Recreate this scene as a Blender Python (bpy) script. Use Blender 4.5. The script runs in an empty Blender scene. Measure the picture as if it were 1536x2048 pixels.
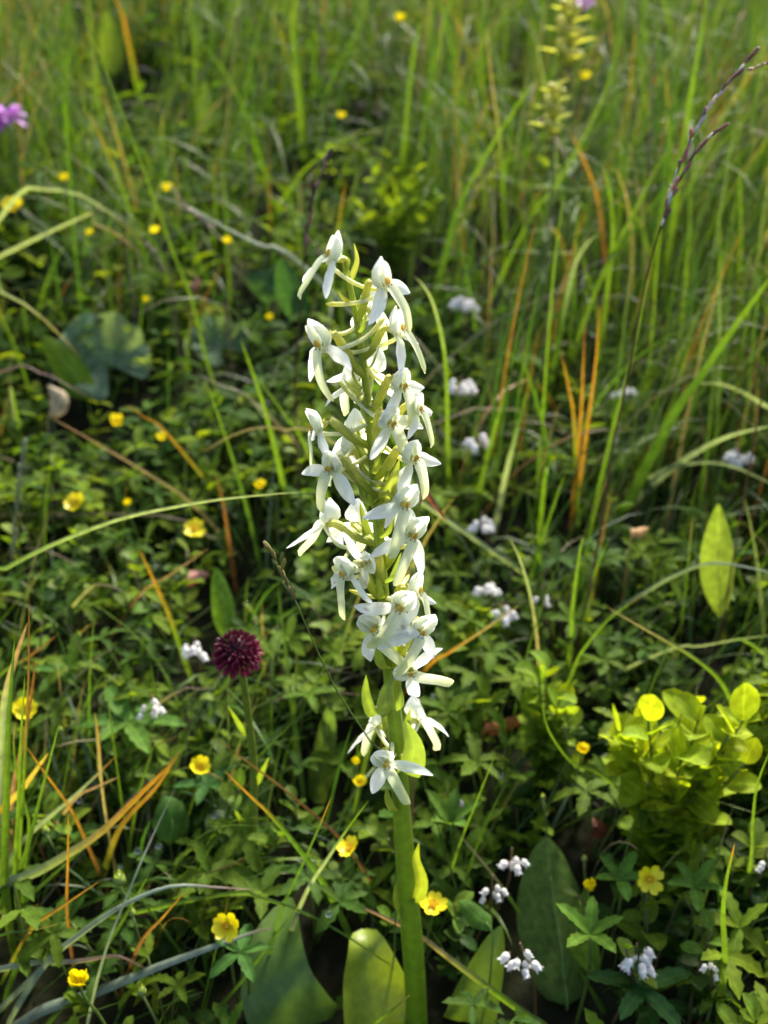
import bpy, math, random
import numpy as np
from mathutils import Vector, Matrix, Euler

random.seed(7)
rng = np.random.default_rng(7)
SC = bpy.context.scene
COL = SC.collection

# ------------------------------------------------------------------ camera, sky, sun, exposure
W0, H0 = 1536.0, 2048.0
FPX = 2196.0
CAM_H = 0.38
PITCH = math.radians(27)
cam_d = bpy.data.cameras.new('camera')
cam = bpy.data.objects.new('camera', cam_d); COL.objects.link(cam)
cam.location = (0, 0, CAM_H)
cam.rotation_euler = (math.pi / 2 - PITCH, 0, 0)
cam_d.sensor_fit = 'VERTICAL'
cam_d.sensor_height = 24.0
cam_d.lens = 24.0 * FPX / H0
cam_d.clip_start = 0.005
cam_d.clip_end = 500
cam_d.dof.use_dof = True
cam_d.dof.focus_distance = 0.322
cam_d.dof.aperture_fstop = (cam_d.lens / 1000) / 0.0034
SC.camera = cam

SUN_EL, SUN_AZ = math.radians(43), math.radians(24)
world = bpy.data.worlds.new('World'); SC.world = world; world.use_nodes = True
wn = world.node_tree.nodes; wl = world.node_tree.links
sky = wn.new('ShaderNodeTexSky'); sky.sky_type = 'NISHITA'; sky.sun_disc = False
sky.sun_elevation = SUN_EL; sky.sun_rotation = SUN_AZ
sky.air_density = 1.0; sky.dust_density = 4.0; sky.ozone_density = 1.0
wn['Background'].inputs['Strength'].default_value = 0.15
wl.new(sky.outputs[0], wn['Background'].inputs['Color'])
sun_d = bpy.data.lights.new('sun', 'SUN'); sun_d.energy = 4.2; sun_d.angle = math.radians(9.0)
sun_d.color = (1.0, 0.95, 0.86)
sun = bpy.data.objects.new('sun', sun_d); COL.objects.link(sun)
sdir = Vector((math.sin(SUN_AZ) * math.cos(SUN_EL), math.cos(SUN_AZ) * math.cos(SUN_EL), math.sin(SUN_EL)))
sun.rotation_euler = sdir.to_track_quat('Z', 'Y').to_euler()
sun.location = sdir * 5
SC.view_settings.view_transform = 'Standard'
SC.view_settings.look = 'None'
SC.view_settings.exposure = 1.4
SC.view_settings.gamma = 1.0
SC.render.engine = 'CYCLES'
cy = SC.cycles
cy.use_denoising = True
cy.max_bounces = 8; cy.diffuse_bounces = 4; cy.glossy_bounces = 3; cy.transmission_bounces = 6; cy.transparent_max_bounces = 6
cy.sample_clamp_indirect = 6.0

# ------------------------------------------------------------------ pixel <-> place
cP, sP = math.cos(PITCH), math.sin(PITCH)
CAMP = np.array([0, 0, CAM_H])
def ray(px, py):
    x = (px - W0 / 2) / FPX; v = -(py - H0 / 2) / FPX
    return np.array([x, cP + v * sP, -sP + v * cP])
def P(px, py, y):
    r = ray(px, py); return CAMP + r * (y / r[1])
SLOPE, Y0 = 0.25, 0.29
def gz(x, y):
    yy = y - Y0
    base = SLOPE * yy if yy < 3 else SLOPE * 3 + (1 - math.exp(-(yy - 3) / 6)) * SLOPE * 6
    return base + 0.006 * math.sin(x * 17 + 1.3) * math.sin(y * 13 + .4) + 0.004 * math.sin(x * 41 + y * 29)
def G(px, py, h=0.0):
    r = ray(px, py); t = 0.1
    while t < 6:
        p = CAMP + r * t
        if p[2] <= gz(p[0], p[1]) + h: break
        t += 0.003
    return CAMP + r * t
def proj(p):
    d = np.asarray(p, float) - CAMP
    f = d[..., 1] * cP - d[..., 2] * sP
    v = d[..., 1] * sP + d[..., 2] * cP
    return np.stack([W0 / 2 + FPX * d[..., 0] / f, H0 / 2 - FPX * v / f, f], -1)

# ------------------------------------------------------------------ materials
def new_mat(name):
    m = bpy.data.materials.new(name); m.use_nodes = True
    nt = m.node_tree; nt.nodes.clear()
    return m, nt, nt.nodes, nt.links
def leaf_material(name, source, rough=0.42, spec=0.5, trans=0.45, tint=(1.7, 1.55, 0.45), veins=True, var=0.3, vein_gain=0.35, bump=0.25, gain=0.8):
    """a thin sheet: gloss and diffuse on the lit side, light coming through from the other"""
    m, nt, N, L = new_mat(name)
    out = N.new('ShaderNodeOutputMaterial')
    if source == 'obj':
        oi = N.new('ShaderNodeObjectInfo'); col = oi.outputs['Color']
    else:
        at = N.new('ShaderNodeAttribute'); at.attribute_name = 'Col'; col = at.outputs['Color']
    tc = N.new('ShaderNodeTexCoord')
    geo = N.new('ShaderNodeNewGeometry')
    nz = N.new('ShaderNodeTexNoise'); nz.inputs['Scale'].default_value = 260; nz.inputs['Detail'].default_value = 4
    L.new(geo.outputs['Position'], nz.inputs['Vector'])
    mr = N.new('ShaderNodeMapRange'); mr.inputs['From Min'].default_value = .3; mr.inputs['From Max'].default_value = .7
    mr.inputs['To Min'].default_value = gain * (1 - var); mr.inputs['To Max'].default_value = gain * (1 + var)
    L.new(nz.outputs['Fac'], mr.inputs['Value'])
    fac = mr.outputs['Result']
    height = nz.outputs['Fac']
    if veins:
        uv = N.new('ShaderNodeUVMap'); sx = N.new('ShaderNodeSeparateXYZ'); L.new(uv.outputs[0], sx.inputs[0])
        a = N.new('ShaderNodeMath'); a.operation = 'SUBTRACT'; a.inputs[1].default_value = .5; L.new(sx.outputs[0], a.inputs[0])
        b = N.new('ShaderNodeMath'); b.operation = 'ABSOLUTE'; L.new(a.outputs[0], b.inputs[0])
        rib = N.new('ShaderNodeMapRange'); rib.inputs['From Min'].default_value = .02; rib.inputs['From Max'].default_value = .07
        rib.inputs['To Min'].default_value = 1 + vein_gain; rib.inputs['To Max'].default_value = 1.0
        L.new(b.outputs[0], rib.inputs['Value'])
        mu = N.new('ShaderNodeMath'); mu.operation = 'MULTIPLY'; L.new(fac, mu.inputs[0]); L.new(rib.outputs[0], mu.inputs[1])
        c = N.new('ShaderNodeMath'); c.operation = 'SUBTRACT'; L.new(sx.outputs[1], c.inputs[0]); L.new(b.outputs[0], c.inputs[1])
        w = N.new('ShaderNodeMath'); w.operation = 'MULTIPLY'; w.inputs[1].default_value = 55; L.new(c.outputs[0], w.inputs[0])
        s = N.new('ShaderNodeMath'); s.operation = 'SINE'; L.new(w.outputs[0], s.inputs[0])
        v2 = N.new('ShaderNodeMapRange'); v2.inputs['From Min'].default_value = .75; v2.inputs['From Max'].default_value = 1
        v2.inputs['To Min'].default_value = 1; v2.inputs['To Max'].default_value = 1 + vein_gain * .5
        L.new(s.outputs[0], v2.inputs['Value'])
        m2 = N.new('ShaderNodeMath'); m2.operation = 'MULTIPLY'; L.new(mu.outputs[0], m2.inputs[0]); L.new(v2.outputs[0], m2.inputs[1])
        fac = m2.outputs[0]; height = m2.outputs[0]
    mx = N.new('ShaderNodeVectorMath'); mx.operation = 'SCALE'; L.new(col, mx.inputs[0]); L.new(fac, mx.inputs['Scale'])
    bp = N.new('ShaderNodeBump'); bp.inputs['Strength'].default_value = bump; bp.inputs['Distance'].default_value = .0006
    L.new(height, bp.inputs['Height'])
    pr = N.new('ShaderNodeBsdfPrincipled'); pr.inputs['Roughness'].default_value = rough; pr.inputs['Specular IOR Level'].default_value = spec
    L.new(mx.outputs[0], pr.inputs['Base Color']); L.new(bp.outputs[0], pr.inputs['Normal'])
    tm = N.new('ShaderNodeVectorMath'); tm.operation = 'MULTIPLY'; tm.inputs[1].default_value = tint; L.new(mx.outputs[0], tm.inputs[0])
    tr = N.new('ShaderNodeBsdfTranslucent'); L.new(tm.outputs[0], tr.inputs['Color']); L.new(bp.outputs[0], tr.inputs['Normal'])
    mix = N.new('ShaderNodeMixShader'); mix.inputs[0].default_value = trans
    L.new(pr.outputs[0], mix.inputs[1]); L.new(tr.outputs[0], mix.inputs[2]); L.new(mix.outputs[0], out.inputs[0])
    return m
LEAF = leaf_material('green_leaf', 'obj', rough=.6, spec=.07, trans=.52)
GLOSS = leaf_material('glossy_leaf', 'obj', rough=.5, spec=.12, trans=.45)
COVER = leaf_material('cover_leaf', 'attr', rough=.68, spec=.05, trans=.5)
GRASS = leaf_material('grass_blade', 'attr', rough=.45, spec=.3, trans=.48, tint=(1.2, 1.22, .38), veins=False, var=.22, bump=.12)
STALK = leaf_material('plant_stalk', 'obj', rough=.45, trans=.22, tint=(1.3, 1.3, .4), veins=False, var=.2)
WHITE = leaf_material('white_petal', 'attr', rough=.5, spec=.35, trans=.48, tint=(1.0, 1.0, .97), veins=True, var=.05, vein_gain=-.07, bump=.35, gain=1.0)
YELLOW = leaf_material('yellow_petal', 'obj', rough=.4, spec=.4, trans=.35, tint=(1.0, .95, .3), veins=False, var=.12, gain=.95)
ORGREEN = leaf_material('orchid_green', 'attr', rough=.42, spec=.4, trans=.4, tint=(1.25, 1.2, .5), veins=True, var=.15, vein_gain=.15, bump=.3, gain=.95)
PETAL = leaf_material('coloured_petal', 'obj', rough=.5, spec=.3, trans=.35, tint=(1.1, 1.0, 1.0), veins=False, var=.2, gain=.95)
def soil_material():
    m, nt, N, L = new_mat('soil')
    out = N.new('ShaderNodeOutputMaterial'); pr = N.new('ShaderNodeBsdfPrincipled'); geo = N.new('ShaderNodeNewGeometry')
    n1 = N.new('ShaderNodeTexNoise'); n1.inputs['Scale'].default_value = 45; n1.inputs['Detail'].default_value = 8
    L.new(geo.outputs['Position'], n1.inputs['Vector'])
    cr = N.new('ShaderNodeValToRGB'); e = cr.color_ramp.elements
    e[0].position = .35; e[0].color = (.006, .006, .003, 1); e[1].position = .7; e[1].color = (.02, .022, .008, 1)
    L.new(n1.outputs['Fac'], cr.inputs[0]); L.new(cr.outputs[0], pr.inputs['Base Color'])
    pr.inputs['Roughness'].default_value = .95; pr.inputs['Specular IOR Level'].default_value = .1
    bp = N.new('ShaderNodeBump'); bp.inputs['Distance'].default_value = .006; L.new(n1.outputs['Fac'], bp.inputs['Height']); L.new(bp.outputs[0], pr.inputs['Normal'])
    L.new(pr.outputs[0], out.inputs[0]); return m
SOIL = soil_material()
def water_material():
    m, nt, N, L = new_mat('dew_water')
    out = N.new('ShaderNodeOutputMaterial'); pr = N.new('ShaderNodeBsdfPrincipled')
    pr.inputs['Roughness'].default_value = .02; pr.inputs['IOR'].default_value = 1.33; pr.inputs['Transmission Weight'].default_value = 1.0
    nz = N.new('ShaderNodeTexNoise'); nz.inputs['Scale'].default_value = 300
    mr = N.new('ShaderNodeMapRange'); mr.inputs['To Min'].default_value = .01; mr.inputs['To Max'].default_value = .04
    L.new(nz.outputs['Fac'], mr.inputs['Value']); L.new(mr.outputs[0], pr.inputs['Roughness'])
    L.new(pr.outputs[0], out.inputs[0]); return m
WATER = water_material()

# ------------------------------------------------------------------ shape builders (all return verts, faces, uvs)
def smooth_path(pts, n):
    p = np.asarray(pts, float)
    if len(p) == 2:
        t = np.linspace(0, 1, n)[:, None]; return p[0] * (1 - t) + p[1] * t
    q = np.vstack([2 * p[0] - p[1], p, 2 * p[-1] - p[-2]])
    seg = np.linalg.norm(np.diff(p, axis=0), axis=1); cum = np.concatenate([[0], np.cumsum(seg)]); cum /= cum[-1]
    out = []
    for t in np.linspace(0, 1, n):
        i = min(max(int(np.searchsorted(cum, t, side='right')) - 1, 0), len(p) - 2)
        u = (t - cum[i]) / max(cum[i + 1] - cum[i], 1e-9)
        a, b, c, d = q[i], q[i + 1], q[i + 2], q[i + 3]
        out.append(.5 * ((2 * b) + (c - a) * u + (2 * a - 5 * b + 4 * c - d) * u * u + (3 * b - a - 3 * c + d) * u ** 3))
    return np.array(out)
def unit(v):
    v = np.asarray(v, float); return v / np.maximum(np.linalg.norm(v, axis=-1, keepdims=True), 1e-12)
def tube(path, rad, n=8, ribs=0, rib=0.0, twist=0.0):
    p = np.asarray(path, float); k = len(p); r = np.broadcast_to(np.asarray(rad, float), (k,))
    T = unit(np.gradient(p, axis=0)); ref = np.array([0, 1.0, 0]) if abs(T[0][1]) < .9 else np.array([1.0, 0, 0])
    A = unit(ref - (T @ ref)[:, None] * T); B = np.cross(T, A)
    th = np.linspace(0, 2 * np.pi, n, endpoint=False)
    V, U = [], []
    for i in range(k):
        rr = r[i] * (1 + rib * np.cos(ribs * th)) if ribs else np.full(n, r[i])
        a = th + twist * i / (k - 1)
        V.append(p[i] + rr[:, None] * (np.cos(a)[:, None] * A[i] + np.sin(a)[:, None] * B[i]))
        U.append(np.stack([np.linspace(.1, .9, n), np.full(n, i / (k - 1))], 1))
    V = np.vstack(V + [p[:1], p[-1:]]); U = np.vstack(U + [[[.5, 0]], [[.5, 1]]])
    F = []
    for i in range(k - 1):
        for j in range(n):
            a = i * n + j; b = i * n + (j + 1) % n
            F.append((a, b, b + n, a + n))
    c0 = k * n
    for j in range(n):
        F.append((c0, (j + 1) % n, j)); F.append((c0 + 1, (k - 1) * n + j, (k - 1) * n + (j + 1) % n))
    return V, F, U
def strap(path, width, side, cup=0.0, nx=2, wave=0.0, wn=3):
    """a thin curved sheet along PATH: leaf, petal, blade; CUP folds it along the middle"""
    p = np.asarray(path, float); k = len(p); w = np.broadcast_to(np.asarray(width, float), (k,))
    T = unit(np.gradient(p, axis=0)); S0 = np.broadcast_to(np.asarray(side, float), (k, 3))
    S = unit(S0 - (S0 * T).sum(1)[:, None] * T); Nn = np.cross(S, T)
    s = np.linspace(-1, 1, nx + 1)
    V = np.zeros((k, nx + 1, 3)); U = np.zeros((k, nx + 1, 2)); t = np.linspace(0, 1, k)
    for j in range(nx + 1):
        off = cup * w * (s[j] ** 2) + (wave * w * np.sin(wn * 2 * np.pi * t + 2 * s[j]) * abs(s[j]) if wave else 0)
        V[:, j] = p + S * (w * .5 * s[j])[:, None] + Nn * np.asarray(off)[:, None]
        U[:, j, 0] = s[j] * .5 + .5; U[:, j, 1] = t
    m = nx + 1
    F = [(i * m + j, i * m + j + 1, (i + 1) * m + j + 1, (i + 1) * m + j) for i in range(k - 1) for j in range(nx)]
    return V.reshape(-1, 3), F, U.reshape(-1, 2)
def spindle(L, r, n=6, k=6):
    t = np.linspace(0.02, 1, k); return tube(np.stack([0 * t, t * L, 0 * t], 1), r * np.sin(np.pi * t ** .8) ** .8 + r * .02, n)
def make_mesh(name, parts, mat, cols=None, smooth=True):
    """parts: list of (verts, faces, uvs); cols: matching list of colours (one, or one per vertex)"""
    vs, fs, us, cs, o = [], [], [], [], 0
    for i, (v, f, u) in enumerate(parts):
        vs.append(v); us.append(u); fs += [tuple(a + o for a in q) for q in f]
        if cols is not None: cs.append(np.broadcast_to(np.asarray(cols[i], float), (len(v), 3)))
        o += len(v)
    V = np.vstack(vs); U = np.vstack(us)
    me = bpy.data.meshes.new(name); me.from_pydata(V.tolist(), [], fs)
    li = np.empty(len(me.loops), np.int32); me.loops.foreach_get('vertex_index', li)
    uvl = me.uv_layers.new(name='UVMap'); uvl.data.foreach_set('uv', U[li].astype(np.float32).ravel())
    if cols is not None:
        C = np.vstack(cs); at = me.color_attributes.new('Col', 'FLOAT_COLOR', 'POINT')
        at.data.foreach_set('color', np.hstack([C, np.ones((len(C), 1))]).astype(np.float32).ravel())
    if smooth: me.polygons.foreach_set('use_smooth', np.ones(len(me.polygons), bool))
    me.materials.append(mat); me.update(); return me
def obj(name, me, parent=None, loc=(0, 0, 0), rot=None, scale=1.0, color=None):
    o = bpy.data.objects.new(name, me); COL.objects.link(o)
    o.location = loc
    if rot is not None: o.rotation_euler = rot
    o.scale = (scale,) * 3
    if parent is not None: o.parent = parent
    if color is not None: o.color = (*color, 1)
    return o
def tag(o, label, cat, group=None, kind=None):
    if kind: o['kind'] = kind
    o['label'] = label; o['category'] = cat
    if group: o['group'] = group
    return o
def thing(name, label, cat, loc=(0, 0, 0), rot=None, group=None):
    return tag(obj(name, None, None, loc, rot), label, cat, group)
def copy_tree(o, parent=None):
    c = o.copy(); COL.objects.link(c); c.parent = parent
    for ch in o.children: copy_tree(ch, c)
    return c
def jit(c, a=.2):
    k = 1 + random.uniform(-a, a); h = random.uniform(-a, a) * .5
    return (max(c[0] * k * (1 + h), .002), max(c[1] * k, .002), max(c[2] * k * (1 - h), .002))
# outlines along a leaf, 0 at both ends
def ovate(t, a=.75, b=.75): return np.maximum(np.sin(np.pi * np.clip(t, 0, 1) ** a), 0.0) ** b
def blade_w(t): return np.clip(.55 + t * 2.2, 0, 1) * np.clip((1 - t), 0, 1) ** .55
def leaf_local(L, W, a=.75, b=.75, curl=.2, fold=.12, k=6, nx=2, teeth=0, tooth=.25):
    """leaf lying along +Y, face up +Z, bending down towards the tip"""
    t = np.linspace(0, 1, k); w = W * ovate(np.clip(t * .985 + .012, 0, 1), a, b)
    if teeth: w = w * (1 - tooth * (np.arange(k) % 2) * (t > .35))
    ang = curl * t * 1.6
    y = np.cumsum(np.concatenate([[0], np.cos(ang[1:]) * L / (k - 1)])); z = -np.cumsum(np.concatenate([[0], np.sin(ang[1:]) * L / (k - 1)]))
    return strap(np.stack([0 * t, y, z], 1), w, (1, 0, 0), fold, nx)
def xf(part, M):
    v, f, u = part; M = np.array(M); return v @ M[:3, :3].T + M[:3, 3], f, u
def orient(d, up=(0, 0, 1), roll=0.0):
    """matrix whose +Y points along D and whose +Z is as near UP as can be"""
    y = Vector(d).normalized(); x = y.cross(Vector(up))
    if x.length < 1e-4: x = Vector((1, 0, 0))
    x.normalize(); z = x.cross(y)
    M = Matrix((x, y, z)).transposed().to_4x4()
    return M @ Matrix.Rotation(roll, 4, 'Y')

# ------------------------------------------------------------------ ground
def build_ground():
    xs = np.concatenate([-np.geomspace(60, 1.0, 14), np.linspace(-.9, .9, 91), np.geomspace(1.0, 60, 14)])
    ys = np.concatenate([[-8, -3, -1, -.4], np.linspace(-.1, 2.4, 126), np.geomspace(2.6, 120, 22)])
    V = [(x, y, gz(x, y) + (random.uniform(-.002, .002) if abs(x) < 1 else 0)) for y in ys for x in xs]
    n = len(xs)
    F = [(j * n + i, j * n + i + 1, (j + 1) * n + i + 1, (j + 1) * n + i) for j in range(len(ys) - 1) for i in range(n - 1)]
    V = np.array(V); o = obj('ground', make_mesh('ground', [(V, F, V[:, :2])], SOIL))
    o['kind'] = 'structure'
build_ground()

# ------------------------------------------------------------------ the white orchid
OY = 0.292
STEM_PX = [(836, 2085), (828, 1930), (814, 1760), (803, 1620), (795, 1500), (779, 1330), (766, 1190), (757, 1060), (745, 920), (735, 800), (720, 680), (704, 592), (692, 538)]
base = P(838, 2120, OY)
stem_pts = [np.array([base[0], base[1], gz(base[0], base[1]) - .004])] + [P(x, y, OY) for x, y in STEM_PX]
stem_path = smooth_path(stem_pts, 60)
stem_pyx = proj(stem_path)
ROOT = stem_path[0]
orchid = thing('butterfly_orchid', 'tall white orchid spike with many spurred flowers on a stout green stem', 'orchid', tuple(ROOT))
s = np.linspace(0, 1, 60)
stem_r = .5 * np.interp(s, [0, .2, .45, .6, .8, 1], [.0086, .0082, .0056, .0042, .0026, .0015])
scol = np.array([np.array((.17, .27, .012)) * (1 - t) + np.array((.30, .37, .05)) * t for t in np.repeat(np.clip(s * 1.25 - .1, 0, 1), 18)])
stem_me = make_mesh('stem', [tube(stem_path - ROOT, stem_r, 18, 6, .055, .8)], ORGREEN, [np.vstack([scol, scol[:1], scol[-1:]])])
obj('stem', stem_me, orchid)
def on_stem(py):
    i = int(np.argmin(abs(stem_pyx[:, 1] - py))); return stem_path[i], stem_r[i]
WH = (.86, .88, .86); CR = (.72, .76, .50); YG = (.50, .55, .10)
def petal_cols(part, a, b, t0=.0):
    t = np.clip((part[2][:, 1] - t0) / (1 - t0), 0, 1)[:, None]; return np.array(a) * (1 - t) + np.array(b) * t
def speckle(c):   # small brown flecks and bruised tips
    c = c.copy()
    for i in range(len(c)):
        if random.random() < .012: c[i] = c[i] * np.array((.62, .5, .38))
    return c
# (px, py, yaw: 0 towards the lens, 90 to image right, 180 away), nod, roll, size, py of the attachment on the stem, spur side bend, lip curl
FLOWERS = [
    (656, 514, -66, -34, 0, .95, 548, 10), (774, 570, 52, -20, 10, 1.1, 632, -10), (746, 616, 140, -10, 0, 1.0, 664, 0), (804, 662, 68, -20, 8, .98, 722, -6),
    (640, 694, -46, 6, 12, 1.18, 752, 8), (742, 738, 172, -6, 22, 1.05, 796, 0), (808, 776, 46, 6, 16, 1.05, 840, 12), (698, 764, -150, -12, 0, .9, 814, 0),
    (628, 860, -76, 6, 0, 1.02, 900, 6), (716, 864, 164, 0, -8, 1.0, 918, 0), (840, 822, 60, -10, 8, .92, 884, -6), (786, 850, 40, 12, 24, 1.12, 920, 0),
    (830, 920, 48, 4, 20, 1.15, 972, 14), (658, 942, -38, 4, -12, 1.1, 992, 4), (690, 900, -138, -14, 14, .95, 950, 0), (808, 1014, 22, 0, -24, 1.15, 1066, 8),
    (806, 976, 66, 2, 0, .95, 1022, 0), (650, 1042, -146, -8, 22, 1.1, 1102, 0), (716, 1042, 168, -10, 0, 1.05, 1094, 0), (824, 1076, 22, 2, -28, 1.15, 1134, 10),
    (724, 1128, -50, 6, -62, 1.08, 1184, 6), (688, 1152, -50, 4, 4, 1.16, 1202, 0), (838, 1186, 66, -10, 0, 1.05, 1238, 0), (796, 1220, 4, 2, -34, 1.22, 1286, 22),
    (750, 1262, -6, 6, 36, 1.18, 1332, 0), (840, 1270, 18, 2, -30, 1.18, 1342, 0), (826, 1346, 20, 4, 68, 1.14, 1406, -6), (838, 1434, 150, -8, -20, 1.14, 1494, 0),
    (752, 1446, -150, -4, 12, 1.1, 1478, 0), (774, 1532, -2, 4, 30, 1.18, 1588, 0),
]
def build_flower(px, py, yaw, nod, roll, size, apy, spurbend):
    ya = math.radians(yaw)
    att, ar = on_stem(apy)
    c = P(px, py, OY - .013 * math.cos(ya) * size)
    R = Matrix.Rotation(ya, 4, 'Z') @ Matrix.Rotation(math.radians(nod), 4, 'X') @ Matrix.Rotation(math.radians(-roll), 4, 'Y')
    size *= 1.0 if abs(yaw) > 60 else .94
    k = size * .001
    # pocket of the flower: a small cup with the column inside
    th = np.linspace(-1.25, 1.25, 7)
    cup = strap(np.stack([0 * th, 1.3 - 1.5 * np.cos(th) * 0 - .9 * (1 - np.cos(th)), 2.0 * np.sin(th) + .6], 1) * k, 3.0 * k * np.cos(th * .8) ** .6, (1, 0, 0), -.35, 4)
    fl = obj('flower', make_mesh('flower', [cup], WHITE, [np.array((.78, .80, .60))]), orchid, tuple(c - ROOT), R.to_euler())
    def sub(name, parts, mat, cols): return obj(name, make_mesh(name, parts, mat, cols), fl)
    j = lambda a: random.uniform(-a, a)
    # hood
    hp = smooth_path(np.array([(0, 1.4, -.6), (j(.3), 2.6, 2.2), (j(.3), 1.5, 5.2), (j(.5), -1.2 + j(.6), 7.2 + j(.5))]) * k, 9); t = np.linspace(0, 1, 9)
    h = strap(hp, 7.4 * k * ovate(t * .97 + .02, .62, .55), (1, 0, 0), .22, 6, .03)
    sub('dorsal_sepal', [h], WHITE, [speckle(petal_cols(h, (.78, .82, .66), WH, .0))])
    for sx in (-1, 1):
        # narrow inner petal leaning into the hood
        pp = smooth_path(np.array([(sx * 1.0, 1.0, -.3), (sx * 1.9, .9, 2.0), (sx * (1.7 + j(.3)), -.3, 4.4), (sx * (1.1 + j(.5)), -1.5 + j(.4), 5.8)]) * k, 7); t = np.linspace(0, 1, 7)
        q = strap(pp, 3.0 * k * ovate(t * .97 + .02, .6, .6), (0, 1, .3), .15 * sx, 3)
        sub('petal', [q], WHITE, [petal_cols(q, (.72, .77, .52), (.82, .84, .72))])
        # broad side sepal spreading like a wing
        d = .74 + j(.28); bk = 1.2 + j(1.4)
        pp = smooth_path(np.array([(sx * .7, 1.0, -.4), (sx * 3.6, .5, -.6 - 2.0 * d), (sx * 7.0, .7 + j(.5), -1.0 - 5.6 * d), (sx * (9.4 + j(.8)), bk, -1.4 - 8.4 * d)]) * k, 11); t = np.linspace(0, 1, 11)
        q = strap(pp, (3.8 + j(.5)) * k * ovate(t * .95 + .035, .80, .68), (.25 * sx, .25 + j(.3), 1), (.16 + j(.1)), 5, .035)
        sub('lateral_sepal', [q], WHITE, [speckle(petal_cols(q, (.82, .84, .70), WH, .0))])
    # strap lip
    l2 = j(1.2)
    lp = smooth_path(np.array([(0, -.2, .2), (j(.2), -1.1, -2.6), (j(.5), -1.6 + j(.4), -7.4), (j(.9), -1.9 + l2, -12.2), (j(1.0), -1.8 + l2 * 1.2, -13.6)]) * k, 12); t = np.linspace(0, 1, 12)
    lw = np.interp(t, [0, .1, .35, .8, .94, 1], [1.8, 3.7, 3.5, 3.1, 2.4, .8]) * k
    q = strap(lp, lw, (1, 0, 0), -.2, 4)
    sub('lip', [q], WHITE, [petal_cols(q, (.78, .81, .55), (.66, .71, .30), .25)])
    # long spur running back under the flower
    sb = math.radians(spurbend); ln = 1.0 + j(.12)
    sp = np.array([(0, .4, -.9), (0, 3.5, -2.0), (math.sin(sb) * 4, 9, -2.5), (math.sin(sb) * 10, 15 * ln, -1.4 + j(1)), (math.sin(sb) * 16, 20.5 * ln, .8 + j(1.5))]) * k
    q = tube(smooth_path(sp, 12), np.interp(np.linspace(0, 1, 12), [0, .15, .7, .9, 1], [.8, .62, .58, .72, .3]) * k, 7)
    sub('spur', [q], ORGREEN, [petal_cols(q, (.80, .82, .62), (.55, .56, .09), .35)])
    # column: two yellow pollen masses on a cream body
    for sx in (-1, 1):
        q = xf(spindle(2.3 * k, .5 * k, 6, 5), Matrix.Translation((sx * .62 * k, -.55 * k, -.1 * k)) @ orient((sx * -.18, -.15, 1)))
        sub('pollen_mass', [q], ORGREEN, [(.72, .52, .08)])
        q = xf(spindle(.5 * k, .2 * k, 5, 4), Matrix.Translation((sx * .7 * k, -.9 * k, -.55 * k)) @ orient((0, 0, 1)))
        sub('sticky_disc', [q], ORGREEN, [(.16, .08, .03)])
    # twisted ovary arching from the stem to the back of the flower
    Mi = (Matrix.Translation(Vector(c)) @ R).inverted()
    back = np.array((Matrix.Translation(Vector(c)) @ R) @ Vector((0, 1.3 * k, -.2 * k)))
    out = unit(c - att) * .004; rise = np.linalg.norm(back - att)
    bdir = np.array((R.to_3x3() @ Vector((0, 1, .55))).normalized())
    mid2 = back + bdir * .0042 * size
    mid1 = att + (mid2 - att) * .45 + np.array((0, 0, -.0008))
    start = att - unit(c - att) * np.array((1, 1, 0)) * ar * .4
    wp = smooth_path([start, mid1, mid2, back], 14)
    lp = np.array([Mi @ Vector(v) for v in wp]); t = np.linspace(0, 1, 14)
    q = tube(lp, np.interp(t, [0, .15, .5, .8, 1], [.75, 1.05, 1.25, 1.0, .8]) * k * np.interp(apy, [560, 900], [.75, 1.0]), 18, 6, .17, 3.2)
    oc = petal_cols(q, (.36, .42, .05), (.70, .68, .20), .25)
    sub('ovary', [q], ORGREEN, [oc])
    # bract standing under the ovary
    bl = np.interp(apy, [540, 900, 1500], [.0065, .011, .0165]) * random.uniform(.85, 1.15)
    dirh = unit((mid2 - att) * np.array((1, 1, 0)) + 1e-6)
    bp = smooth_path([att + dirh * ar * .6, att + dirh * (ar + bl * .28) + np.array((0, 0, bl * .25)), att + dirh * (ar + bl * .42) + np.array((0, 0, bl * .65)), att + dirh * (ar + bl * random.uniform(.35, .6)) + np.array((0, 0, bl))], 10)
    bp = bp - np.array((0, 0, .003)) ; t = np.linspace(0, 1, 10)
    q = strap(bp - ROOT, bl * np.interp(apy, [900, 1300], [.22, .28]) * ovate(t * .97 + .028, .55, .7), np.cross(dirh, (0, 0, 1.0)), .3, 4)
    obj('bract', make_mesh('bract', [q], ORGREEN, [jit((.26, .34, .05), .15)]), orchid)
for f in FLOWERS: build_flower(*f)
# empty bracts at the tip, stem leaves, basal leaves
def stem_sheet(name, pts, width, col, cup=.25, a=.6, b=.7, side=(1, 0, 0), nx=4, k=12, wave=0):
    p = smooth_path(pts, k) - ROOT; t = np.linspace(0, 1, k)
    q = strap(p, width * ovate(t * .975 + .022, a, b), side, cup, nx, wave)
    return obj(name, make_mesh(name, [q], ORGREEN, [col]), orchid)
stem_sheet('bract', [P(699, 566, OY + .001), P(706, 548, OY + .002), P(714, 520, OY + .003), P(708, 486, OY + .004)], .0016, (.42, .45, .08), .2)
stem_sheet('bract', [P(706, 612, OY), P(694, 600, OY - .002), P(683, 592, OY - .003), P(677, 583, OY - .003)], .0018, (.42, .42, .08), .2)
stem_sheet('bract', [P(735, 800, OY), P(715, 785, OY - .004), P(697, 768, OY - .006), P(687, 757, OY - .007)], .0017, (.42, .46, .12), .2)
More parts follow.
